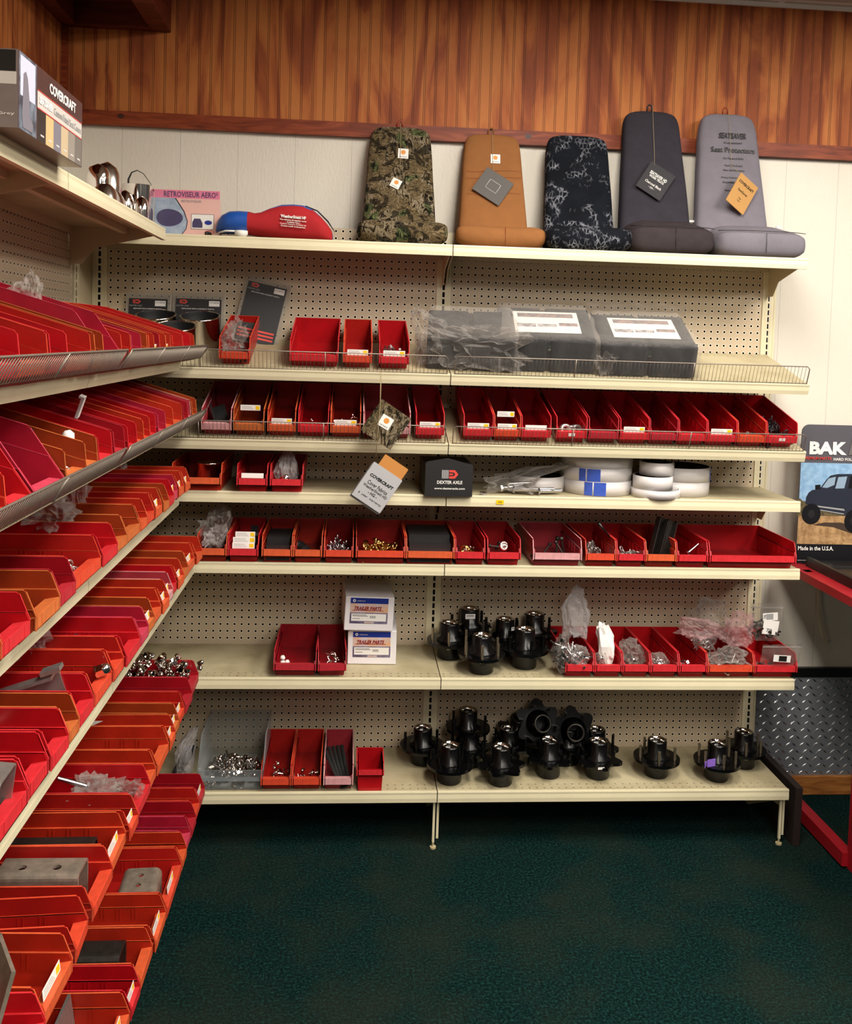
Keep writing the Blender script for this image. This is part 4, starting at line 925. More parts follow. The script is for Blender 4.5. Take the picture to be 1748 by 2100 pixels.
# ------------------------------------------------------------------ seat cover displays on the top shelf
def ring_se(cx, cy, cz, a, b_, n=32, e=.55, tilt=0):
    pts = []
    for i in range(n):
        t = 2 * PI * i / n; c, s = math.cos(t), math.sin(t)
        x = math.copysign(abs(c) ** e, c) * a; y = math.copysign(abs(s) ** e, s) * b_
        pts.append(Vector((cx + x, cy + y, cz + y * tilt)))
    return pts
def seat(cx, yf, back, cush, mat, mat2, label, seed):
    """back=(bottom half width, top half width, height, y at the foot, y at the top, thickness) cush=(x centre, half width, depth, height, style)"""
    r = empty('seat_cover_display', (cx, 0, 79.95), label=label, cat='seat cover')
    a0, a1, H, y0, y1, th = back
    rings = []
    zs = [0, .03, .1, .2, .3, .4, .5, .6, .7, .8, .86, .91, .95, .98, 1.0]
    for t in zs:
        k = 1 if t < .86 else math.sqrt(max(.0, 1 - ((t - .86) / .15) ** 2.4))
        a = (a0 + (a1 - a0) * t) * (.62 + .38 * k if t < 1 else .45); b_ = (th / 2) * (1 - .28 * t) * (k * .85 + .15)
        rings.append(ring_se(0, y0 + (y1 - y0) * t, .5 + t * (H - .5), a, b_, 36, .5, -.12))
    off = Vector((seed, 3, 1))
    for rg in rings[1:-1]:
        for p in rg: p += Vector((p.x, p.y - y0, 0)).normalized() * .16 * noise.noise(p * .45 + off)
    MB().loft(rings, 0).build('backrest', mat, r, subd=1)
    xo, hw, dp, hh, style = cush
    rings = []; n = 13
    for i in range(n):
        u = -1 + 2 * i / (n - 1); k = max(.25, (1 - abs(u) ** 7)) ** .4
        pr_ = []
        if style == 'roll':
            cy_, cz_, rr = yf + hh * .55, hh * .5, hh * .52
            for q in range(20):
                t = 2 * PI * q / 20
                wr = .12 * noise.noise(Vector((u * 5 + seed, math.cos(t) * 2, math.sin(t) * 2)))
                ex = 1.25 if math.cos(t) > 0 else 1
                pr_.append((cy_ + math.cos(t) * (rr * k + wr) * ex * (1.9 if math.cos(t) > 0 else 1), cz_ + math.sin(t) * (rr * k + wr) + (.35 * u * u)))
        else:
            # wedge cushion: (depth fraction, height fraction)
            prof = [(.02, .05), (0, .3), (.01, .5), (.05, .63), (.13, .70), (.3, .78), (.5, .86), (.7, .94), (.85, 1), (.97, .98), (1, .8), (1, .4), (1, .05), (.8, 0), (.5, 0), (.2, 0)]
            for q, (py, pz) in enumerate(prof):
                wr = .10 * noise.noise(Vector((u * 4 + seed, py * 4, pz * 3)))
                pr_.append((yf + dp * (py * (.5 + .5 * k) + .25 * (1 - k)) + wr, hh * (.5 + (pz - .5) * k) * (1 - .1 * abs(u) ** 3) + wr))
        rings.append([Vector((xo + u * hw, y, max(.02, z))) for y, z in pr_])
    MB().loft(rings, 0).build('seat_cushion', mat2, r, subd=1)
    if style == 'wedge':
        sm = MB()
        pts = [Vector((xo + u * hw * .97, yf + dp * .045 + 1.2 * (abs(u) ** 3) - .05, hh * .655 + .1)) for u in [-1 + i / 10 for i in range(21)]]
        sm.tube(pts, .05, 5)
        sm.build('piping', 'black', r)
        sm2 = MB().tube([(xo, yf + .02, hh * .1), (xo, yf - .06, hh * .4), (xo, yf + .1, hh * .62)], .035, 5); sm2.build('seam', 'black', r)
        MB().box(xo - hw + .3, xo - hw + 1.6, yf + dp * .8, yf + dp * .84, hh * .92, hh * .99).box(xo + hw - 1.7, xo + hw - .9, yf + dp * .85, yf + dp * .88, hh * .95, hh * 1.0).build('white_lining', 'white', r)
    return r
def onback(back, x, t, d=.0):       # frame on the front of a leaning back
    a0, a1, H, y0, y1, th = back
    up = Vector((0, y1 - y0, H)).normalized(); yb = y0 + (y1 - y0) * t - th / 2 * (1 - .28 * t) - d
    return frame((x, yb - .12, .5 + t * (H - .5)), (1, 0, 0), up)
def loop_tag(r, back, mat, x=0.0, knot='string', l=4, ls=1):
    H = back[2]; y1 = back[4]
    MB().tube([(x - .38, y1, H - .3), (x - .36, y1 - .05, H + .7), (x - .15, y1 - .05, H + 1.0), (x + .2, y1 - .05, H + .95), (x + .38, y1, H + .6), (x + .38, y1, H - .3)], .11, 6).build('hanging_loop', mat, r)
B1 = (5.3, 4.2, 17.3, -3.9, .3, 3.2)
s1 = seat(41.2, -8.3, B1, (.4, 6.2, 6, 3.3, 'roll'), 'camo', 'camo', 'woodland camouflage seat cover display, leftmost on the top shelf', 1)
loop_tag(s1, B1, 'rust', -.1)
def sq_label(r, M, w, parent_name='maker_label', bg='paper', logo='orange_logo', txt='carhartt'):
    mb = MB(); patch(mb, w, w, M, 0, .03)
    o = mb.build(parent_name, bg, r)
    mb = MB(); c = [(.24 * w * math.cos(a) , .24 * w * math.sin(a) + .12 * w, .04) for a in [PI * (.05 + i / 8 * 1.75 / 1.0 * 1) for i in range(0, 9)]]
    mb.add([M @ Vector(p) for p in c], [tuple(range(len(c)))])
    mb.build('round_logo', logo, o, recalc=False)
    text('logo_lettering', txt, w * .7, w * .13, M @ Tr(0, -w * .32, .032), 'black', o)
sq_label(s1, onback(B1, .35, .76) @ Rz(-.03), 1.45); sq_label(s1, onback(B1, -.6, .50, .05) @ Rz(-.45), 1.35)
MB().tube([tuple(onback(B1, -.05, t, .1).translation) for t in (1.02, .9, .75, .62, .55)], .03, 5).build('tag_string', 'string', s1)
B2 = (5.0, 3.9, 16.9, -4.3, .3, 3.0)
s2 = seat(54.2, -9.0, B2, (.6, 6.2, 6, 3.0, 'roll'), 'brown_duck', 'brown_duck', 'tan canvas seat cover display with a dark swatch tag', 2)
loop_tag(s2, B2, 'brown_duck', -.1)
sq_label(s2, onback(B2, .3, .77), 1.35)
mb = MB().tube([(1.0, -9.02, .4), (1.0, -9.15, 1.5), (1.0, -8.6, 2.9)], .03, 5); mb.build('seam', 'rust', s2)
for k, t in enumerate((.46, .6, .66)):
    M = onback(B2, 0, t); MB().tube([tuple((M @ Vector((x, .18 * math.sin(x * .6), .03)))) for x in [-3.8 + i * .76 for i in range(11)]], .018, 4).build('stitch_line', 'rust', s2)
def swatch(name, w, h, M, mat, r, teeth=22, t=.06):
    pts = []
    def edge(a, b_, n):
        a, b_ = Vector(a), Vector(b_); d = (b_ - a) / n; nrm = Vector((d.y, -d.x, 0)).normalized() * .09
        for i in range(n): pts.append(a + d * i); pts.append(a + d * (i + .5) + nrm)
    c = [(-w / 2, -h / 2, 0), (w / 2, -h / 2, 0), (w / 2, h / 2, 0), (-w / 2, h / 2, 0)]
    for i in range(4): edge(c[i], c[(i + 1) % 4], teeth if i % 2 == 0 else int(teeth * h / w))
    n = len(pts); mb = MB()
    mb.add([M @ p for p in pts] + [M @ (p + Vector((0, 0, t))) for p in pts], [tuple(range(n))[::-1], tuple(range(n, 2 * n))] + [(i, (i + 1) % n, n + (i + 1) % n, n + i) for i in range(n)])
    return mb.build(name, mat, r, recalc=False)
M = onback(B2, -.15, .52, .35) @ Rz(math.radians(-33))
sw = swatch('swatch_tag', 4.3, 3.9, M, 'card_grey', s2)
mb = MB()
for a, b_ in (((-.85, -.7), (.85, -.7)), ((.85, -.7), (.85, .7)), ((.85, .7), (-.85, .7)), ((-.85, .7), (-.85, -.7))): mb.tube([M @ Vector((*a, .08)), M @ Vector((*b_, .08))], .025, 4)
mb.build('stitched_square', 'paper', sw)
MB().tube([tuple(onback(B2, -.1, t, .15).translation) for t in (1.03, .92, .8, .7)] + [tuple((M @ Vector((-1.0, 1.7, .1))))], .03, 5).build('tag_string', 'string', s2)
B3 = (5.0, 4.3, 16.9, -5.5, -1.4, 3.3)
s3 = seat(66.0, -9.9, B3, (.75, 6.0, 6, 3.3, 'roll'), 'night_camo', 'night_camo', 'black and grey mottled seat cover display with no tag', 3)
B4 = (5.3, 3.9, 21.2, -4.6, .1, 3.4)
s4 = seat(77.0, -10.2, B4, (1.0, 6.0, 8.2, 5.6, 'wedge'), 'charcoal', 'charcoal_seat', 'charcoal black seat cover display with black diamond tag', 4)
loop_tag(s4, B4, 'matte_black', -.1)
M = onback(B4, -.2, .49, .45) @ Rz(math.radians(-33))
sw = swatch('swatch_tag', 3.9, 4.3, M, 'card_dark', s4)
for tx, y, w, h, bd in (('SEATSAVER HD', .75, 2.7, .5, .02), ('WORK TRUCK', .25, 2.4, .35, .02), ('Charcoal Black', -.7, 2.6, .38, .01), ('- CH -', -1.25, .9, .26, .01)):
    text('tag_lettering', tx, w, h, M @ Tr(0, y, .07), 'paper', sw, bold=bd)
MB().tube([tuple(onback(B4, -.1, t, .12).translation) for t in (1.03, .92, .8, .7)] + [tuple((M @ Vector((-1.4, 1.9, .1))))], .03, 5).build('tag_string', 'string', s4)
B5 = (5.5, 4.0, 21.3, -4.4, -.1, 3.4)
s5 = seat(88.1, -10.9, B5, (2.1, 6.3, 8.4, 5.2, 'wedge'), 'grey_cloth', 'grey_cloth', 'light grey seat cover display with printed lettering, rightmost on the top shelf', 5)
loop_tag(s5, B5, 'rust', -.1)
for tx, t, w, h, bd, sh in (('SEATSAVER', .835, 4.0, .85, .02, .2), ('Customized', .785, 2.6, .25, 0, 0), ('Seat Protectors', .735, 6.4, .78, .012, 0), ('For Trucks & SUVs', .675, 2.9, .26, 0, 0), ('From Dirt & Grit', .625, 2.6, .24, 0, 0), ('New Seat Protection', .592, 3.0, .24, 0, 0), ('Strong Polycotton Fabric', .54, 3.8, .26, 0, 0), ('Breathable Washable', .508, 3.4, .26, 0, 0), ('Semi-Custom', .45, 3.0, .22, 0, 0)):
    text('printed_lettering', tx, w, h, onback(B5, .25, t, .02), 'black', s5, bold=bd, shear=sh, depth=.06)
M = onback(B5, .7, .42, 1.2) @ Rz(math.radians(-30)) @ Ry(.35)
sw = swatch('swatch_tag', 3.5, 4.6, M, 'card_tan', s5)
for tx, y, w, h, bd in (('COVERCRAFT', 1.3, 2.9, .42, .03), ('SeatSaver', .2, 1.9, .36, .01), ('Tan', -.8, .5, .22, 0), ('Taupe', -1.2, .5, .22, 0)):
    text('tag_lettering', tx, w, h, M @ Tr(0, y, .07), 'black', sw, bold=bd)
MB().tube([tuple(onback(B5, -.1, t, .1).translation) for t in (1.03, .92, .8, .7, .62)] + [tuple((M @ Vector((-.6, 2.1, .1))))], .03, 5).build('tag_string', 'string', s5)

# ------------------------------------------------------------------ red and blue cover bag
r = empty('cover_bag', (16.9, -6.2, 80.0), label='red and blue stuffed fabric bag lying on the top shelf', cat='fabric bag')
rings = []
xs = [0, .25, .8, 1.8, 3, 4.2, 5, 5.8, 7, 8.5, 10, 11.3, 12.5, 13.6, 14.6, 15.1, 15.3]
hs = [1.6, 2.5, 3.2, 3.65, 3.8, 3.7, 3.5, 3.7, 4.3, 4.75, 4.95, 4.85, 4.35, 3.5, 2.5, 1.8, 1.2]
for x, h in zip(xs, hs):
    z0 = .75 - .65 * min(1, max(0, (x - 4) / 5)) if x < 9 else .05
    hw = 2.9 * min(1, (.35 + (x + .1) * .5)) * min(1, .5 + (15.4 - x) * .5)
    rg = []
    for i in range(28):
        t = 2 * PI * i / 28; c, s = math.cos(t), math.sin(t)
        y = math.copysign(abs(c) ** .75, c) * hw; z = z0 + (h - z0) * (.5 + .5 * math.copysign(abs(s) ** .7, s))
        p = Vector((x, y, z)); p += Vector((0, c, s)) * .12 * noise.noise(Vector((x * .7, y * .6, z)) + Vector((4, 4, 4))); rg.append(p)
    rings.append(rg)
def bagmat(c):
    if c.x < 3.6 + .12 * c.z: return 1
    if c.y > -.2 and c.x > 1: return 1
    if c.x > 6.0 and c.z > 3.7 and c.y > -2.0 - .15 * (c.x - 6) * 0: return 1
    return 0
MB().loft(rings, 0, matfn=bagmat).build('stuffed_body', ['bag_red', 'bag_blue'], r)
MB().lathe([(.001, 0), (.5, .1), (.85, .5), (.9, 1.0), (.001, 1.0)], 16).build('white_knob', 'white', r, (3.4, -2.0, .02)); MB().tube([(.4, -1.6, .7), (1.4, -2.3, .9), (2.6, -2.5, .9)], .12, 6).build('white_edge', 'white', r)
MB().tube([(11.6, -.6, 4.75), (13.2, -.6, 4.2), (14.6, -.5, 2.9), (15.6, -.4, 1.5)], [.3, .25, .3, .1], 8, flat=.35).build('carry_strap', 'matte_black', r)
for tx, z, w, h, bd in (('WeatherShield HP', 2.95, 3.3, .42, .03), ('The ultimate all-weather cover', 2.5, 3.5, .2, .01), ('- Available Now -', 2.22, 2.0, .18, .01), ('Custom Patterns Available by', 1.95, 3.4, .18, .01), ('Covercraft Industries', 1.7, 3.2, .18, .01)):
    text('white_lettering', tx, w, h, frame((10.2, -3.06 + max(0, z - 2.3) * .12, z), (1, 0, -.06), (0.05, .12, 1)), 'white', r, bold=bd, depth=.1)

# ------------------------------------------------------------------ pink mirror card box
r = empty('mirror_box', (12.9, -6.4, 79.98), (0, 0, -.05), 'pink and blue cardboard mirror box beside the chrome cups', 'box')
MB().prism([(0, 0), (2.4, 0), (.35, 6.3), (0, 6.3)], 'x', -4.3, 4.3).build('card_body', 'pink_card', r)
mb = MB(); fy = -.01
def poly(mb, pts, m, d=.0): 
    n = len(pts); mb.add([(x, fy - d, z) for x, z in pts] + [(x, fy - d - .01, z) for x, z in pts], [tuple(range(n, 2 * n)), tuple(range(n))[::-1]], m)
poly(mb, [(-4.28, 5.2), (4.28, 5.2), (4.28, 6.25), (-4.28, 6.25)], 0)
poly(mb, [(-4.28, .05), (-.9, .05), (-.1, 1.2), (.05, 2.2), (-.4, 3.4), (-1.6, 5.2), (-4.28, 5.2)], 1)
poly(mb, [(-.95, .05), (-.82, .05), (.0, 1.2), (.15, 2.2), (-.3, 3.5), (-1.45, 5.2), (-1.6, 5.2), (-.4, 3.4), (.05, 2.2), (-.1, 1.2)], 2, .005)
ell = lambda cx, cz, a, b_, k=1: [(cx + a * math.cos(t) * (1 if math.cos(t) > 0 else k), cz + b_ * math.sin(t)) for t in [2 * PI * i / 24 for i in range(24)]]
poly(mb, ell(-2.5, 2.6, 2.0, 1.15, .75), 3, .01)
poly(mb, [(.6, 1.2), (3.6, 1.2), (3.6, 3.2), (.6, 3.2)], 2, .003); poly(mb, [(.65, 1.25), (3.55, 1.25), (3.55, 3.15), (.65, 3.15)], 4, .006)
poly(mb, [(.75, 1.4), (2.1, 1.4), (2.1, 2.0), (1.8, 2.6), (1.0, 2.6), (.75, 2.1)], 3, .01); poly(mb, ell(2.85, 2.1, .5, .3), 5, .01)
mb.build('printed_picture', ['pink_head', 'blue_card', 'black', 'violet', 'paper', 'navy'], r, recalc=False)
text('box_lettering', 'RETROVISEUR AERO²', 7.1, .72, frame((0.5, fy - .02, 5.72), (1, 0, 0), (0, 0, 1)), 'violet', r, bold=.01)
text('box_lettering', 'RETROVISOR', 2.6, .32, frame((.6, fy - .02, 4.85), (1, 0, 0), (0, 0, 1)), 'grey_print', r)
text('box_lettering', 'JR', 1.3, .7, frame((2.9, fy - .02, .55), (1, 0, 0), (0, 0, 1)), 'black', r, bold=.06)
MB().tube([(2.6, fy - .03, .95), (3.3, fy - .03, 1.1), (3.6, fy - .03, .9), (3.3, fy - .03, .6)], .05, 5).build('red_swoosh', 'red_print', r)

# ------------------------------------------------------------------ chrome mirror shells in the corner of the top shelf
def shell(loc, a, b_, h, label, dome=.55, rot=(0, 0, 0), open_=False, name='chrome_cup'):
    rings = []
    n = 12
    for i in range(n + 1):
        t = i / n
        k = 1 if t < 1 - dome else math.sqrt(max(.004, 1 - ((t - (1 - dome)) / dome) ** 2))
        if open_: k = 1 if t < .05 else 1 - .08 * (1 - t)
        rings.append(ring_se(0, 0, t * h, a * k, b_ * k, 32, .75))
    o = MB().loft(rings, 0, cap=not open_).build(name, 'brushed' if name == 'chrome_dome' else 'chrome', None, loc, rot)
    return tag(o, label, 'chrome shell')
shell((5.6, -20.5, 80.05), 1.9, 2.2, 7.0, 'large brushed chrome dome standing in the shelf corner', .5, (0, .10, .3), name='chrome_dome')
shell((6.4, -12.6, 80.05), 1.05, 1.05, 5.0, 'left small chrome bullet cup on the top shelf corner', .35)
shell((8.4, -12.4, 80.05), .95, .95, 4.3, 'right small chrome bullet cup on the top shelf corner', .35)
o = shell((7.0, -8.6, 80.0), 2.0, 2.0, 6.2, 'tall open chrome cylinder with black carrying strap', .1, open_=True, name='chrome_cylinder')
MB().tube([(-1.2, 0, 5.6), (-1.2, 0, 7.0), (-.8, 0, 7.9), (-.1, 0, 8.2), (.7, 0, 7.8), (1.6, 0, 6.6), (2.1, 0, 5.6)], [.26, .24, .16, .12, .1, .08, .08], 8, flat=.5).build('black_strap', 'matte_black', o)
shell((7.9, -24.6, 80.1), 1.7, 2.3, 3.2, 'low wide chrome shell lying behind the shelf lip', .9, (0, 0, .2), name='chrome_dome')
shell((8.6, -30.0, 80.1), 1.6, 2.2, 3.0, 'low chrome shell lying next to the big carton', .9, (0, 0, .1), name='chrome_dome')
shell((7.2, -27.6, 80.1), 1.3, 1.3, 5.4, 'upright faceted chrome cap beside the big carton', .3, name='chrome_cup')

# ------------------------------------------------------------------ big seat cover carton on the left top shelf
th = math.atan2(13.5 - 11.7, -56.2 + 64.0) * .42
r = empty('seat_cover_carton', (13.8, -70.0, 80.12), (0, 0, 0), 'large printed seat cover carton overhanging the left top shelf', 'carton')
LY, HZ, WX = 20.5, 6.75, 11.5; r.scale = (1, .663, .73)
MB().box(-WX, 0, 0, LY, 0, HZ).build('carton_body', 'carton', r)
mb = MB()
def sp(y0, y1, z0, z1, m, d=.01): mb.box(0, d, y0, y1, z0, z1, m)
sp(0, LY, .02, HZ - .02, 0); sp(.15, 5.0, .05, HZ - .05, 1, .02); sp(.5, 4.6, 3.0, HZ - .3, 2, .03)
sp(5.3, LY - .2, HZ - 2.1, HZ - .12, 3, .02); sp(5.3, LY - .2, HZ - 3.75, HZ - 2.25, 4, .02)
sp(5.3, LY - .2, HZ - 2.2, HZ - 2.13, 5, .03); sp(5.3, LY - .2, HZ - 3.85, HZ - 3.78, 5, .03)
cols = [6, 7, 8, 9, 10, 11]
for i in range(6):
    a = 5.4 + i * (LY - 5.6) / 6; sp(a, a + (LY - 5.6) / 6 - .04, .08, HZ - 3.9, cols[i], .02); sp(a + .9, a + 1.9, .55, .72, 4, .03)
mb.build('printed_side', ['box_brown', 'seat_pic', 'sky_pic', 'box_brown', 'box_silver', 'red_print', 'swatch_black', 'swatch_tan', 'swatch_grey', 'swatch_beige', 'swatch_taupe', 'swatch_dark'], r)
mb = MB(); mb.box(-WX, 0, -.02, 0, .02, HZ - .02, 0); mb.box(-WX, -.15, -.03, 0, HZ - 1.9, HZ - .1, 1); mb.box(-WX, -.1, -.03, 0, HZ - 3.0, HZ - 1.95, 2)
mb.build('printed_end', ['box_taupe', 'black', 'box_silver'], r)
# picture of a car seat on the carton side
mb = MB(); prof = [(1.2, .3), (3.6, .3), (4.0, 1.0), (3.0, 1.6), (2.9, 3.0), (2.4, 4.8), (1.9, 5.3), (1.3, 5.0), (1.2, 3.4), (.9, 1.4)]
mb.prism([(y, z) for y, z in prof], 'x', .03, .05); mb.build('seat_picture', 'swatch_grey', r)
SF = lambda y, z: frame((.045, y, z), (0, 1, 0), (0, 0, 1))
text('carton_lettering', 'COVERCRAFT', 9.0, 1.0, SF(13.3, HZ - 1.15), 'white', r, bold=.03)
text('carton_lettering', 'SEATSAVER', 4.0, .72, SF(7.8, HZ - 2.95), 'white', r, bold=.04, shear=.2)
text('carton_lettering', 'Custom Fitted Seat Covers', 9.6, .7, SF(15.1, HZ - 3.0), 'grey_print', r)
text('carton_lettering', 'Strong Grey', 2.6, .3, frame((-1.5, -.04, 1.2), (1, 0, 0), (0, 0, 1)), 'white', r)

# ------------------------------------------------------------------ chrome cans and blister packs on the second shelf
def can(x, y, z, rr, h, label):
    o = MB().lathe([(rr - .12, h), (rr + .05, h), (rr + .08, h - .15), (rr, h - .3), (rr, .3), (rr - .1, 0), (rr - .2, 0), (rr - .2, h - .4), (rr - .12, h)], 40).lathe([(0.001, .3), (rr - .2, .3)], 40).build('chrome_can', ['chrome'], None, (x, y, z), (T, 0, 0))
    MB().lathe([(rr - .14, h - .05), (rr - .22, h - .4), (rr - .22, .4), (.001, .4)], 40).build('dark_inside', 'matte_black', o)
    return tag(o, label, 'can')
can(8.9, -4.0, 65.2, 2.6, 4.8, 'chrome rimmed can at the back left, beside the corner'); can(14.7, -4.0, 65.2, 2.6, 4.8, 'chrome rimmed can at the back right, before the blister packs'); can(12.4, -8.9, 63.9, 2.55, 4.6, 'chrome rimmed can standing in front of the other two')
def blister(loc, rot, w, h, label, gloss='poly'):
    r = empty('blister_pack', loc, rot, label, 'blister pack')
    MB().box(-w / 2, w / 2, -.1, .0, 0, h).build('clear_shell', 'blister', r, bevel=.1)
    MB().box(-w / 2 + .45, w / 2 - .5, -.16, -.11, .3, h - .75).build('black_card', 'cardboard_black', r)
    mb = MB(); mb.box(w / 2 - 2.2, w / 2 - .75, -.18, -.16, h - 1.75, h - 1.0); mb.build('white_sticker', 'paper', r)
    fr = lambda x, z: frame((x, -.165, z), (1, 0, 0), (0, 0, 1))
    text('sticker_lettering', 'K71-650-00', 1.2, .2, frame((w / 2 - 1.47, -.185, h - 1.25), (1, 0, 0), (0, 0, 1)), 'black', r)
    mb = MB(); x0 = -w / 2 + 1.0; z0 = h - 1.45
    for i in range(3): mb.box(x0 + i * .12, x0 + i * .12 + .07, -.18, -.16, z0, z0 + .55)
    mb.prism([(x0 + .36, z0), (x0 + .8, z0), (x0 + 1.05, z0 + .27), (x0 + .8, z0 + .55), (x0 + .36, z0 + .55), (x0 + .36, z0 + .38), (x0 + .75, z0 + .38), (x0 + .85, z0 + .27), (x0 + .75, z0 + .17), (x0 + .36, z0 + .17)], 'y', -.18, -.16)
    mb.build('red_logo', 'red_print', r)
    text('card_lettering', 'DEXTER AXLE', 1.7, .2, fr(-w / 2 + 1.4, h - 1.75), 'grey_print', r); text('card_lettering', 'GENUINE REPLACEMENT PARTS', w * .62, .16, fr(-.1, h - 2.15), 'paper', r)
    return r
blister((6.9, -1.35, 66.75), (-.12, 0, 0), 6.2, 6.0, 'left blister pack with black card behind the chrome cans')
blister((13.8, -1.5, 66.75), (-.12, 0, 0), 7.2, 6.2, 'right blister pack with black card behind the chrome cans')
b3 = blister((21.6, -2.6, 66.1), (-.2, .20, 0), 6.4, 9.4, 'tall tilted blister pack leaning on the pegboard')
mb = MB()
for z in (.8, 1.3, 1.8): mb.box(-2.6, 2.4, -.19, -.17, z, z + .25)
mb.build('red_stripes', 'red_print', b3)

# ------------------------------------------------------------------ foam pads in plastic bags
def foam(loc, rz, w, dp, h0, h1, label, seed, flap=0, paper=True):
    r = empty('bagged_foam_pad', loc, (T, 0, rz), label, 'bagged pad')
    prof = [(0, 0), (0, h0), (dp * .25, h0 + .3), (dp, h1), (dp, 0)]
    MB().prism([(y, z) for y, z in prof], 'x', -w / 2, -.25).prism([(y, z) for y, z in prof], 'x', .25, w / 2).prism([(y + .5, z * .97) for y, z in prof[:-2]] + [(dp, h1 * .97), (dp, 0)], 'x', -.25, .25).build('foam_block', 'foam', r, bevel=.25)
    up = Vector((0, dp * .75, h1 - h0 - .3)).normalized()
    if paper:
        M = frame((.1, dp * .55, h0 + .3 + (h1 - h0 - .3) * .42), (1, 0, 0), up); mb = MB()
        patch(mb, w * .7, dp * .62, M, 0, .03, .08); patch(mb, w * .6, dp * .12, M, 1, .01, .11, 0, dp * .2)
        patch(mb, w * .2, dp * .10, M, 2, .01, .11, -w * .22, -dp * .1); patch(mb, w * .2, dp * .08, M, 2, .01, .11, .0, -dp * .1); patch(mb, w * .2, dp * .09, M, 1, .01, .11, w * .23, -dp * .06)
        mb.build('instruction_sheet', ['paper', 'photo_brown', 'photo_grey'], r)
    MB().box(-.18, .18, -.05, .05, h0 * .65, h0 * .85).build('valve', 'chrome', r)
    # crumpled film around the block
    bm = bmesh.new(); bmesh.ops.create_grid(bm, x_segments=26, y_segments=26, size=1); bm.free()
    mb = MB(); nx, nz = 30, 26; vs = []; fs = []
    for j in range(nz + 1):
        for i in range(nx + 1):
            u = i / nx * 2 - 1; t = j / nz
            # section path: from floor at front up over the top to the back
            L1 = h0 + .1; L2 = math.hypot(dp, h1 - h0) + .5; s_ = t * (L1 + L2)
            if s_ < L1: y, z = -.25, s_
            else: f = (s_ - L1) / L2; y, z = -.2 + f * (dp + .9), h0 + .25 + f * (h1 - h0 + .1)
            x = u * (w / 2 + .35)
            nn = noise.noise(Vector((u * 3.2 + seed, t * 4.5, seed))); n2 = abs(noise.noise(Vector((u * 6 + seed, t * 8, 4)))); 
            e = max(0, abs(u) - .88) * 5
            vs.append((x + .8 * e * math.copysign(1, u) * (.5 + nn), y - .28 * abs(nn) - .2 * n2 + e * .8, z + .25 * n2 + .1 * nn - e * 1.6 * t))
    for j in range(nz):
        for i in range(nx): a = j * (nx + 1) + i; fs.append((a, a + 1, a + nx + 2, a + nx + 1))
    mb.add(vs, fs, 0, None, True); mb.build('plastic_wrap', 'poly_bag', r, recalc=False)
    if flap:
        vs = []; fs = []
        for j in range(9):
            for i in range(21):
                u = i / 20 * 2 - 1; t = j / 8
                vs.append((u * w * .55, dp + .3 + .5 * noise.noise(Vector((u * 4, t * 3, seed))), h1 + t * flap + .25 * noise.noise(Vector((u * 3, seed, 1)))))
        for j in range(8):
            for i in range(20): a = j * 21 + i; fs.append((a, a + 1, a + 22, a + 21))
        MB().add(vs, fs, 0, None, True).build('bag_flap', 'poly_bag', r, recalc=False)
    return r
f1 = foam((50.7, -11.6, 63.65), -.10, 11.5, 7.5, 4.2, 6.2, 'heavily wrapped foam pad pack at the left of three', 2, 0, False)
bag('loose_wrap', (-5.2, 2.6, 3.4), (2.4, 3.0, 3.2), 'poly_bag', None, 61, .35, top=(-1.1, .2, .3, .5), parent=f1)
bag('loose_wrap', (1.0, 1.2, 2.9), (6.2, 2.4, 2.9), 'poly_bag', None, 62, .42, parent=f1)
foam((61.0, -11.4, 63.7), -.05, 12.6, 8.6, 4.4, 6.6, 'middle foam pad pack with white instruction sheet on top', 5, 0)
f3 = foam((74.2, -12.2, 63.5), -.03, 12.8, 8.6, 4.3, 6.2, 'right foam pad pack with sheet and shiny bag flap behind', 9, 1.6)
bag('loose_wrap', (-5.9, .2, 1.6), (1.5, .8, 1.7), 'poly_bag', None, 63, .4, parent=f3)

# ------------------------------------------------------------------ fourth shelf goods
r = empty('parts_box', (48.2, -13.4, 47.3), (0, 0, .02), 'black cardboard parts box with red logo and open flap', 'box')
MB().box(-3.1, 3.1, 0, 8, 0, 4.1).prism([(-3.1, 4.1), (3.1, 4.1), (-.2, 5.0), (-2.9, 4.5)], 'y', .1, .16).box(-3.1, 3.1, .2, 8, 4.1, 4.18).build('box_body', 'cardboard_black', r)
fr = lambda x, z: frame((x, -.02, z), (1, 0, 0), (0, 0, 1))
mb = MB()
for i in range(4): mb.box(-.95 + i * .23, -.95 + i * .23 + .17, -.03, 0, 2.35, 3.45, 1)
z0 = 2.35; mb.prism([(.0, z0), (.75, z0), (1.2, z0 + .55), (.75, z0 + 1.1), (.0, z0 + 1.1), (.0, z0 + .8), (.6, z0 + .8), (.8, z0 + .55), (.6, z0 + .3), (.0, z0 + .3)], 'y', -.03, 0, 0); mb.box(0, .5, -.035, 0, z0 + .45, z0 + .65, 0)
mb.build('logo', ['red_print', 'grey_print'], r)
text('box_lettering', 'DEXTER AXLE', 3.3, .42, fr(.1, 1.85), 'paper', r, bold=.02); text('box_lettering', 'www.dexteraxle.com', 4.0, .26, fr(.1, 1.05), 'paper', r, bold=.02)
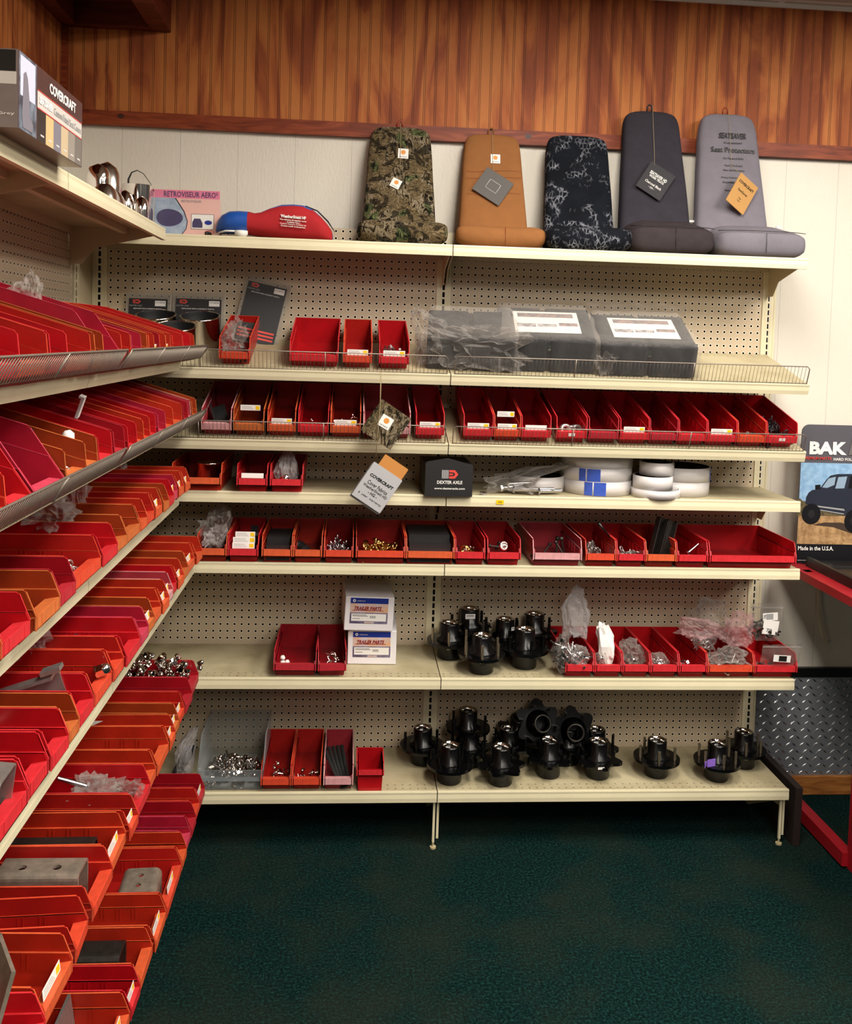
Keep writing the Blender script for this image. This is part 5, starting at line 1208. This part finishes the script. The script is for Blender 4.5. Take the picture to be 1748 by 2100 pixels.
def ring(x, y, z, rr, h, label, blue=(), t=.2):
    o = MB().lathe([(rr - t, 0), (rr, 0), (rr, h), (rr - t, h)], 56).build('roll_ring', 'ring_white', None, (x, y, z))
    MB().lathe([(rr - t, h + .01), (rr - t - .02, h), (rr - t - .02, 0)], 56).build('dark_lining', 'matte_black', o)
    for a0, a1 in blue:
        mb = MB(); n = 8; vs = [(math.cos(math.radians(a0 + (a1 - a0) * i / n)) * (rr + .03), math.sin(math.radians(a0 + (a1 - a0) * i / n)) * (rr + .03), zz) for zz in (.03, h - .03) for i in range(n + 1)]
        mb.add(vs, [(i, i + 1, n + 2 + i, n + 1 + i) for i in range(n)], 0, None, True); mb.build('blue_label', 'blue_tape', o, recalc=False)
    return tag(o, label, 'trim ring roll')
zz = 47.3
ring(61.4, -6.2, zz, 3.6, 2.1, 'single low white roll left of the tall stack')
ring(69.6, -6.3, zz, 4.9, 1.85, 'bottom white roll with blue label in the stack of three', [(236, 249), (251, 270)]); ring(69.5, -6.2, zz + 1.87, 4.9, 1.75, 'middle white roll with blue label in the stack of three', [(228, 239), (241, 262)]); ring(69.6, -6.1, zz + 3.65, 4.9, 1.7, 'top white roll in the stack of three, no label')
ring(76.8, -9.9, zz, 3.25, 1.1, 'flattest bright white roll at the bottom of the small stack'); ring(76.3, -10.1, zz + 1.12, 2.65, 1.75, 'bright white roll in the middle of the small stack'); ring(76.95, -9.6, zz + 2.9, 2.3, 1.75, 'top white roll of the small front stack')
ring(81.2, -6.4, zz, 4.2, 1.9, 'lower white roll at the right, without a label'); ring(81.3, -6.4, zz + 1.92, 4.2, 1.9, 'upper white roll at the right with blue label', [(322, 333)])
bag('plastic_bag', (57.3, -9.8, 48.9), (3.6, 1.6, 1.5), 'poly_bag', 'flat clear bag of large zinc bolts on the fourth back shelf', 70, .4, top=(2.4, .3, .9, .8))
for i, (x, y, z, a) in enumerate(((55.4, -10.4, 48.0, 1.9), (56.4, -10.0, 48.5, 1.6), (57.1, -10.6, 47.9, 1.3), (59.3, -10.5, 47.9, 1.5), (55.9, -9.4, 47.9, 1.2), (60.4, -10.9, 47.8, 1.7))):
    clone(P['longbolt'], (x, y, z), (1.5, .3 * i, a), None, 'large zinc bolt inside the flat clear bag on the fourth shelf', 'bolt', 'zinc bolts in the flat bag', 1.3)
clone(P['nut'], (53.0, -11.6, 47.3), (0, 0, .4), None, 'zinc square nut lying beside the black parts box', 'nut', None, 2.0)
o = MB().box(-.5, .5, -.02, 0, -.28, .28).build('price_sticker', 'yellow', None, (55.1, -12.68, 46.55)); tag(o, 'small yellow price sticker on the fourth shelf lip', 'sticker')
text('sticker_lettering', 'OUR', .5, .2, frame((0, -.03, 0), (1, 0, 0), (0, 0, 1)), 'black', o)

# ------------------------------------------------------------------ hanging tags at the front of the shelves
r = empty('swatch_bundle', (38.9, -16.9, 62.0), label='camouflage and silver fabric swatches hanging on a string', cat='swatch tags')
MB().tube([(-.15, 1.9, 1.7), (-.05, .2, 1.0), (0, 0, -2.8), (-.2, -.05, -6), (-.35, -.05, -9.3)], .045, 5).tube([(.2, 1.9, 1.6), (.05, .2, .9), (.05, 0, -2.6)], .03, 5).build('string', 'string', r)
M = frame((.8, .1, -5.2), (1, 0, 0), (0, 0, 1)) @ Rz(math.radians(-33))
swatch('camo_swatch', 4.4, 4.6, M, 'camo', r)
M2 = frame((.75, 0, -4.9), (1, 0, 0), (0, 0, 1)) @ Rz(math.radians(-30)); sq_label(r, M2, 1.55)
M = frame((1.3, .1, -11.4), (1, 0, 0), (0, 0, 1)) @ Rz(math.radians(-33)); swatch('tan_swatch', 3.4, 3.6, M, 'card_orange', r)
M = frame((-.3, .05, -13.3), (1, 0, 0), (0, 0, 1)) @ Rz(math.radians(-33)); swatch('grey_swatch', 4.3, 4.9, M, 'card_grey', r)
M = frame((-.1, -.1, -13.1), (1, 0, 0), (0, 0, 1)) @ Rz(math.radians(-33)); sw = swatch('silver_swatch', 4.2, 4.9, M, 'card_silver', r)
for tx, y, w, h, bd in (('COVERCRAFT', .95, 3.4, .42, .04), ('Cover Fabrics', .05, 2.9, .5, .01), ('WeatherShield HD', -.5, 3.5, .36, .01), ('- HG -', -1.05, 1.3, .4, .02), ('6  year  warranty', -1.7, 3.4, .36, 0)):
    text('tag_lettering', tx, w, h, M @ Tr(.05, y, .07), 'black', sw, bold=bd)

# ------------------------------------------------------------------ white parts boxes on the sixth shelf
def partsbox(loc, rot, label):
    r = empty('parts_carton', loc, rot, label, 'box')
    MB().box(-3.3, 3.3, 0, 8.2, 0, 4.65).build('carton_body', 'box_white', r, bevel=.12)
    mb = MB()
    def q(x0, x1, z0, z1, m, d): mb.box(x0, x1, -d, 0, z0, z1, m)
    q(-2.6, 2.5, 1.0, 4.45, 1, .02); q(-2.6, 2.5, 3.75, 4.5, 0, .035); q(-2.6, 2.5, 1.0, 2.5, 2, .03); q(-2.4, 2.3, 1.35, 2.35, 3, .045)
    for i in range(9): q(.1 + i * .09, .1 + i * .09 + .04, 1.75, 2.1, 4, .05)
    for z, w in ((2.15, 1.9), (2.0, 2.1), (1.65, 1.0)): q(-2.25, -2.25 + w, z, z + .06, 4, .05)
    q(-.6, .7, 1.07, 1.25, 1, .04)
    mb.build('printed_label', ['navy', 'sand_label', 'purple_label', 'paper', 'black'], r)
    M = frame((-2.1, -.045, 4.12), (1, 0, 0), (0, 0, 1)); mb = MB(); mb.lathe([(.09, 0), (.2, 0)], 16, 0, M); mb.build('round_emblem', 'white', r, recalc=False)
    text('label_lettering', 'TRAILER PARTS', 3.7, .5, frame((-.2, -.05, 3.1), (1, 0, 0), (0, 0, 1)), 'dark_red_print', r, bold=.04, shear=.3)
    MB().box(-2.3, 1.9, -.045, 0, 2.76, 2.82).build('underline', 'dark_red_print', r)
    text('label_lettering', 'AMERICAN', 1.1, .12, frame((-1.2, -.045, 4.1), (1, 0, 0), (0, 0, 1)), 'white', r)
    return r
partsbox((39.0, -8.3, 23.25), (0, 0, -.02), 'lower white trailer parts carton with blue label')
partsbox((38.4, -9.0, 28.1), (.02, .035, .05), 'upper white trailer parts carton, tilted on the lower one')

# ------------------------------------------------------------------ clear bin and loose things on the bottom shelf
mb = MB(); w_ = 4.2; D_ = 11; H_ = 6.3
mb.box(-w_ + .35, w_ - .35, .8, D_, 0, .1); mb.hexa([(-w_ + .3, D_ - .1, 0), (w_ - .3, D_ - .1, 0), (w_ - .3, D_, 0), (-w_ + .3, D_, 0), (-w_, D_ - .1, H_), (w_, D_ - .1, H_), (w_, D_, H_), (-w_, D_, H_)])
for s in (-1, 1):
    mb.hexa([(s * (w_ - .4), .8, 0), (s * (w_ - .3), .8, 0), (s * (w_ - .3), D_, 0), (s * (w_ - .4), D_, 0), (s * (w_ - .1), .0, 2.9), (s * w_, .0, 2.9), (s * w_, D_, 2.9), (s * (w_ - .1), D_, 2.9)])
    mb.hexa([(s * (w_ - .1), 0, 2.9), (s * w_, 0, 2.9), (s * w_, D_, 2.9), (s * (w_ - .1), D_, 2.9), (s * (w_ - .1), 3.0, H_), (s * w_, 3.0, H_), (s * w_, D_, H_), (s * (w_ - .1), D_, H_)])
    mb.tube([(s * w_, 0, 2.9), (s * w_, 3, H_), (s * w_, D_, H_)], .08, 6)
mb.box(-w_ + .3, w_ - .3, .8, .9, 0, 1.6); mb.box(-w_, w_, 0, .12, 1.5, 2.9); mb.box(-w_, w_, 0, .85, 1.45, 1.55)
cb = mb.build('clear_storage_bin', 'clear_bin', None, (21.0, -13.4, 8.15)); tag(cb, 'large clear plastic bin of chrome nuts on the bottom shelf', 'storage bin')
bx = bpy.data.objects.new('x', None); bx.location = (21.0 * S, -13.4 * S, 8.15 * S)
rr = random.Random(3)
heap(bx, 'lugnut', 90, (-3.2, 3.2), (1.2, 7.5), .35, 2.6, 'chrome lug nut heaped in the large clear bin', 'lug nut', 'chrome lug nuts in the clear bin', (.8, 1.1), rr)
heap(bx, 'longbolt', 8, (-2, 2.4), (1.6, 4.5), 1.6, 1.4, 'bright zinc bolt on the nuts in the large clear bin', 'bolt', 'bolts in the clear bin', (.6, .8), rr)
bag('dark_film', (14.4, -9.2, 11.2), (1.3, 2.2, 2.8), 'poly_haze', 'dark grey plastic film standing left of the clear bin', 77, .15, top=(1.2, .3, .3, .6))
tag(MB().prism([(0, 0), (1.9, 3.1), (2.3, 4.8), (1.0, 4.6), (-.6, 1.2)], 'y', 0, .15).build('dark_card', 'foam', None, (13.6, -10.5, 8.2), (0, 0, .1)), 'dark grey card leaning beside the clear bin', 'card')
for i, (x, y) in enumerate(((30.5, -3), (40.5, -5.5))):
    clone(P['nut'], (x, y, .05), (.2, .3, 0), None, ['tiny pale scrap on the carpet under the left bay', 'tiny pale scrap on the carpet under the middle joint'][i], 'scrap', None, 1.6)

# ------------------------------------------------------------------ trailer hubs
HM = {}
def hubmesh(kind):
    if kind in HM: return HM[kind]
    mb = MB(); mb.lathe([(.9, 0), (1.55, 0), (1.62, .15), (1.62, 1.9), (1.8, 2.3), (1.8, 2.8), (1.32, 3.1), (1.32, 4.75), (1.25, 4.95), (1.0, 4.95), (.98, 3.6), (.9, 3.5)], 36)
    body = mb.mesh('hub_barrel', ['hub_black'])
    pts = []; n = 72
    for i in range(n):
        a = 2 * PI * i / n; lob = {'round': 3.15, 'lobed': 2.75 + .5 * max(0, math.cos(5 * a)) ** .6 if math.cos(5 * a) > 0 else 2.75 - .25 * (-math.cos(5 * a)), 'star': 2.9 + .45 * math.cos(6 * a)}[kind]
        pts.append((lob * math.cos(a), lob * math.sin(a)))
    mb = MB().prism(pts, 'z', 2.15, 2.55)
    fl = mb.mesh('hub_flange', ['hub_black'])
    race = MB().lathe([(.98, 4.4), (1.0, 4.97), (1.12, 4.99), (1.2, 4.95)], 36).mesh('bearing_race', ['chrome'])
    st = MB().cyl(.19, 2.3, 4.25, 12).cyl(.3, 1.9, 2.15, 12).mesh('wheel_stud', ['stud'])
    std = MB().cyl(.2, 2.3, 4.1, 12).cyl(.3, 1.9, 2.15, 12).mesh('wheel_stud', ['hub_black'])
    HM[kind] = (body, fl, race, st, std); return HM[kind]
def hub(loc, kind, label, rz=0, rot=None, n=5, dark=False, sc=1.0, studs=True):
    body, fl, race, st, std = hubmesh(kind)
    if rot:
        race = race.copy(); race.materials[0] = mt('dark_steel')
    r = empty('wheel_hub', loc, rot or (0, 0, rz), label, 'wheel hub', None); r.scale = (sc,) * 3
    obj('hub_barrel', body, r); obj('hub_flange', fl, r); obj('bearing_race', race, r)
    if studs:
        for i in range(n):
            a = 2 * PI * i / n + .3; obj('wheel_stud', std if dark else st, r, (2.45 * math.cos(a), 2.45 * math.sin(a), 0))
    return r
zb = 8.1
hub((79.0, -8.9, zb), 'round', 'black wheel hub with steel studs standing alone right of the heap', .45)
h = hub((87.2, -10.0, zb), 'round', 'black wheel hub with a purple tag near the right end', .2, n=6)
MB().box(-2.9, -1.6, -1.6, -1.5, 2.6, 3.6).box(-3.0, -1.7, -1.2, -1.1, 2.3, 3.2).build('purple_tag', 'purple_tag', h, rot=(0, 0, .1))
hub((92.6, -6.3, zb), 'round', 'black wheel hub behind, at the right end of the bottom shelf', 1.0, n=6)
hub((49.9, -10.4, zb), 'round', 'black wheel hub in front at the left end of the hub heap', .6, dark=True, n=6)
hub((46.6, -4.9, zb), 'round', 'black wheel hub behind the middle joint, leftmost of the row', .2, dark=True)
hub((53.2, -5.6, zb), 'lobed', 'lower black wheel hub of the stacked pair near the joint', .1, dark=True)
hub((53.0, -4.5, zb + 2.4), 'round', 'upper black wheel hub of the stacked pair near the joint', .9, dark=True)
hub((56.8, -10.9, zb), 'star', 'black star flanged hub standing in front of the heap', .1, studs=False)
hub((58.8, -5.2, zb), 'lobed', 'black hub behind the star flanged one', .7, dark=True)
hub((63.8, -8.8, zb), 'star', 'black star flanged hub in the middle of the heap', .35, studs=False)
hub((70.6, -9.2, zb), 'star', 'black star flanged hub at the right front of the heap', .6, studs=False)
hub((62.6, -3.4, zb + 5.0), 'star', 'black star hub tipped on its side on the heap, left', rot=(1.15, -.5, .3), n=6, dark=True)
hub((60.2, -3.2, zb + 1.2), 'star', 'black hub lying under the left tipped hub', rot=(.2, 0, .3), studs=False)
hub((68.2, -3.2, zb + 4.2), 'star', 'black hub tipped on its side on the heap, right', rot=(1.3, .35, -.2), n=6, dark=True)
hub((67.4, -5.0, zb), 'lobed', 'black hub buried at the back of the heap', .4, studs=False)
hub((71.3, -5.4, zb), 'lobed', 'black hub behind the right front star hub', .9, dark=True)
o = MB().box(-.45, .45, -.03, 0, -.15, .15).build('white_sticker', 'paper', None, (70.2, -12.35, zb + 2.5), (0, 0, .1)); tag(o, 'small white sticker on the flange of the right front star hub', 'sticker')
zs_ = 23.25
hub((49.9, -5.2, zs_), 'round', 'black hub with bare studs at the left of the sixth shelf', .5)
hub((53.7, -10.6, zs_), 'round', 'black hub with bare studs at the front of the sixth shelf', .1, n=6)
hub((53.0, -2.6, zs_ + 1.0), 'lobed', 'tall black hub with a barcode sticker, behind on the sixth shelf', .4, dark=True, sc=1.05)
hub((58.0, -3.4, zs_), 'lobed', 'black hub with a small white square sticker on the sixth shelf', .3, dark=True)
hub((59.9, -8.6, zs_), 'round', 'broad black hub right of centre on the sixth shelf', .8, dark=True, sc=1.05)
hub((62.3, -3.2, zs_ + .5), 'lobed', 'black notched hub at the back right of the sixth shelf group', .1, dark=True, sc=1.05)
for (x, y, z, w, h, lb) in ((52.9, -4.02, zs_ + 5.4, 1.4, .7, 'barcode sticker on the tall hub on the sixth shelf'), (58.9, -4.75, zs_ + 3.9, .55, .5, 'square white sticker on a hub on the sixth shelf')):
    tag(MB().box(-w / 2, w / 2, -.02, .02, -h / 2, h / 2).box(-w * .35, w * .35, -.03, -.02, -.02, h * .3, 1).build('paper_sticker', ['paper', 'grey_print'], None, (x, y, z), (0, 0, .05 if w > 1 else .6)), lb, 'sticker')

# ------------------------------------------------------------------ poster stand at the right edge
r = empty('display_sign', (101.0, -2.2, 36.4), label='truck bed cover display sign partly behind the shelving', cat='sign')
W_ = 34; H_ = 20.5
out = [(0, 0), (W_, 0), (W_, H_)] + [(1.1 - 1.1 * math.sin(a), H_ - 1.1 + 1.1 * math.cos(a)) for a in [i * PI / 12 for i in range(7)]]
MB().prism(out, 'y', 0, .25).build('sign_board', 'sign_grey', r)
mb = MB()
def qd(pts, m, d):
    n = len(pts); mb.add([(x, -d, z) for x, z in pts], [tuple(range(n))], m)
def qr(x0, x1, z0, z1, m, d): qd([(x0, z0), (x1, z0), (x1, z1), (x0, z1)], m, d)
Q = lambda pts: [((u / 5.25 - 87) / 14.3 + .02 * 0, (305 - v / 5.25) / 14.0) for u, v in pts]   # from print measurements to inches
qr(.02, W_ - .02, 9.0, 14.9, 0, .02)
qd(Q([(440, 1090), (440, 900), (470, 895), (500, 920), (560, 930), (700, 1000), (1040, 1010), (1040, 1090)]), 1, .025)
qr(.02, W_ - .02, 2.9, 7.1, 2, .03); qr(.02, W_ - .02, .02, 2.9, 3, .03)
qd(Q([(620, 1180), (760, 1150), (960, 1150), (1040, 1180), (1200, 1240), (1200, 1300), (1020, 1250), (860, 1200)]), 4, .04)
qd(Q([(530, 960), (535, 880), (560, 830), (600, 800), (680, 790), (760, 680), (800, 640), (880, 622), (1040, 618), (1700, 610), (1750, 780), (2200, 780), (2200, 1080), (1500, 1080), (980, 1070), (640, 1010), (620, 950)]), 5, .05)
qd(Q([(712, 770), (780, 672), (862, 650), (850, 740), (770, 775)]), 6, .06); qd(Q([(862, 780), (890, 655), (992, 645), (965, 775)]), 6, .06); qd(Q([(1010, 775), (1030, 640), (1400, 640), (1400, 780)]), 3, .06)
qd(Q([(630, 745), (690, 740), (695, 790), (635, 795)]), 3, .07); qd(Q([(640, 965), (975, 1000), (985, 1020), (640, 980)]), 7, .07); qd(Q([(650, 1003), (980, 1050), (975, 1060), (650, 1012)]), 7, .07)
for cx, cz, r1, r2, m_ in ((603, 1060, 108, 112, 3), (603, 1060, 40, 45, 8), (1110, 1130, 125, 130, 3), (1110, 1130, 60, 62, 8)): qd(Q([(cx + r1 * math.cos(a), cz + r2 * math.sin(a)) for a in [2 * PI * i / 28 for i in range(28)]]), m_, .08 if m_ == 3 else .09)
mb.build('printed_picture', ['water', 'bush', 'sand', 'sign_black', 'sign_shadow', 'truck', 'truck_glass', 'grey_print', 'cardboard_black'], r, recalc=False)
sf = lambda x, z: frame((x, -.1, z), (1, 0, 0), (0, 0, 1))
text('sign_lettering', 'BAK', 5.7, 1.9, sf(4.0, 17.1), 'white', r, bold=.05); text('sign_lettering', 'FLIP', 7.0, 2.9, sf(10.6, 17.6), 'bright_steel', r, bold=.04, shear=.2)
text('sign_lettering', 'PREMIUM MATTE', 4.1, .42, sf(2.5, 15.6), 'red_print', r, bold=.015); text('sign_lettering', 'HARD FOLDING TRUCK BED COVER', 9.4, .42, sf(9.6, 15.5), 'white', r, bold=.015)
text('sign_lettering', 'Made in the U.S.A.', 5.4, .62, sf(2.9, 2.3), 'white', r, bold=.015)
MB().box(.2, 2.1, -.08, -.05, .45, .53).build('fine_print', 'grey_print', r)
r = empty('display_rack', (99.5, 0, 0), label='red steel display frame standing right of the shelving', cat='display stand')
MB().box(0, 2.4, -60, -1.2, 35.2, 36.4).build('side_rail', 'red_paint', r, bevel=.06)
MB().box(.6, 1.6, -7.2, -6.0, 36.41, 36.43).build('rail_slot', 'shade_black', r)
MB().box(2.3, 4.4, -20.4, -18.3, 0, 35.2).build('post', 'red_paint', r, bevel=.06)
MB().box(1.5, 3.1, -18.6, 0.3, .3, 2.2).build('floor_rail', 'red_paint', r, bevel=.06)
MB().box(2.4, 34, -2.6, -1.2, 35.2, 36.3).build('cross_rail', 'red_paint', r, bevel=.06)
r = empty('tonneau_panel', (102.0, -30, 36.42), label='black folding truck bed cover lying on the red frame', cat='bed cover')
MB().box(0, 30, -28, 26.5, 0, .8).build('cover_panel', 'dark_panel', r, bevel=.1); MB().box(-.1, .5, -28, 26.6, -.02, 1.3).build('edge_rail', 'black', r)
for y in (22, 12, 2): MB().box(1.0, 29, y, y + .25, .8, 1.0).build('hinge_strip', 'matte_black', r)
tag(MB().tube([(106.6, .7, 34.6), (106.5, .5, 33), (106.6, .3, 31), (106.9, .1, 29), (107.5, -.1, 27), (107.9, -.2, 26.4)][::1], .42, 12).build('clear_hose', 'tube_clear', None, (0, .4, -2.6)), 'short clear plastic hose hanging below the red frame', 'hose')

PW = (46, 40, 36, 34, 34, 30); WORLD = .07
for i, (x, y) in enumerate(((62, -64), (118, -64), (62, -140), (118, -140), (160, -100), (62, -210))):
    r = empty('ceiling_light', (x, y, ZC), label=f'recessed fluorescent ceiling light, {ORD[i]} of six above the aisle', cat='ceiling light')
    MB().box(-12.2, 12.2, -24.2, 24.2, -.5, .02).build('light_housing', 'white', r)
    MB().box(-11.4, 11.4, -23.4, 23.4, -.56, -.5).build('light_diffuser', 'lamp', r)
    ld = bpy.data.lights.new('tube_light', 'AREA'); ld.shape = 'RECTANGLE'; ld.size = 22 * S; ld.size_y = 46 * S; ld.energy = PW[i]; ld.color = (1, .93, .84)
    lo = bpy.data.objects.new('tube_light', ld); COL.objects.link(lo); lo.parent = r; lo.location = (0, 0, -.9 * S)
wd = bpy.data.worlds.new('world'); sc.world = wd; wd.use_nodes = True
wd.node_tree.nodes['Background'].inputs[0].default_value = (1.0, .93, .86, 1); wd.node_tree.nodes['Background'].inputs[1].default_value = WORLD
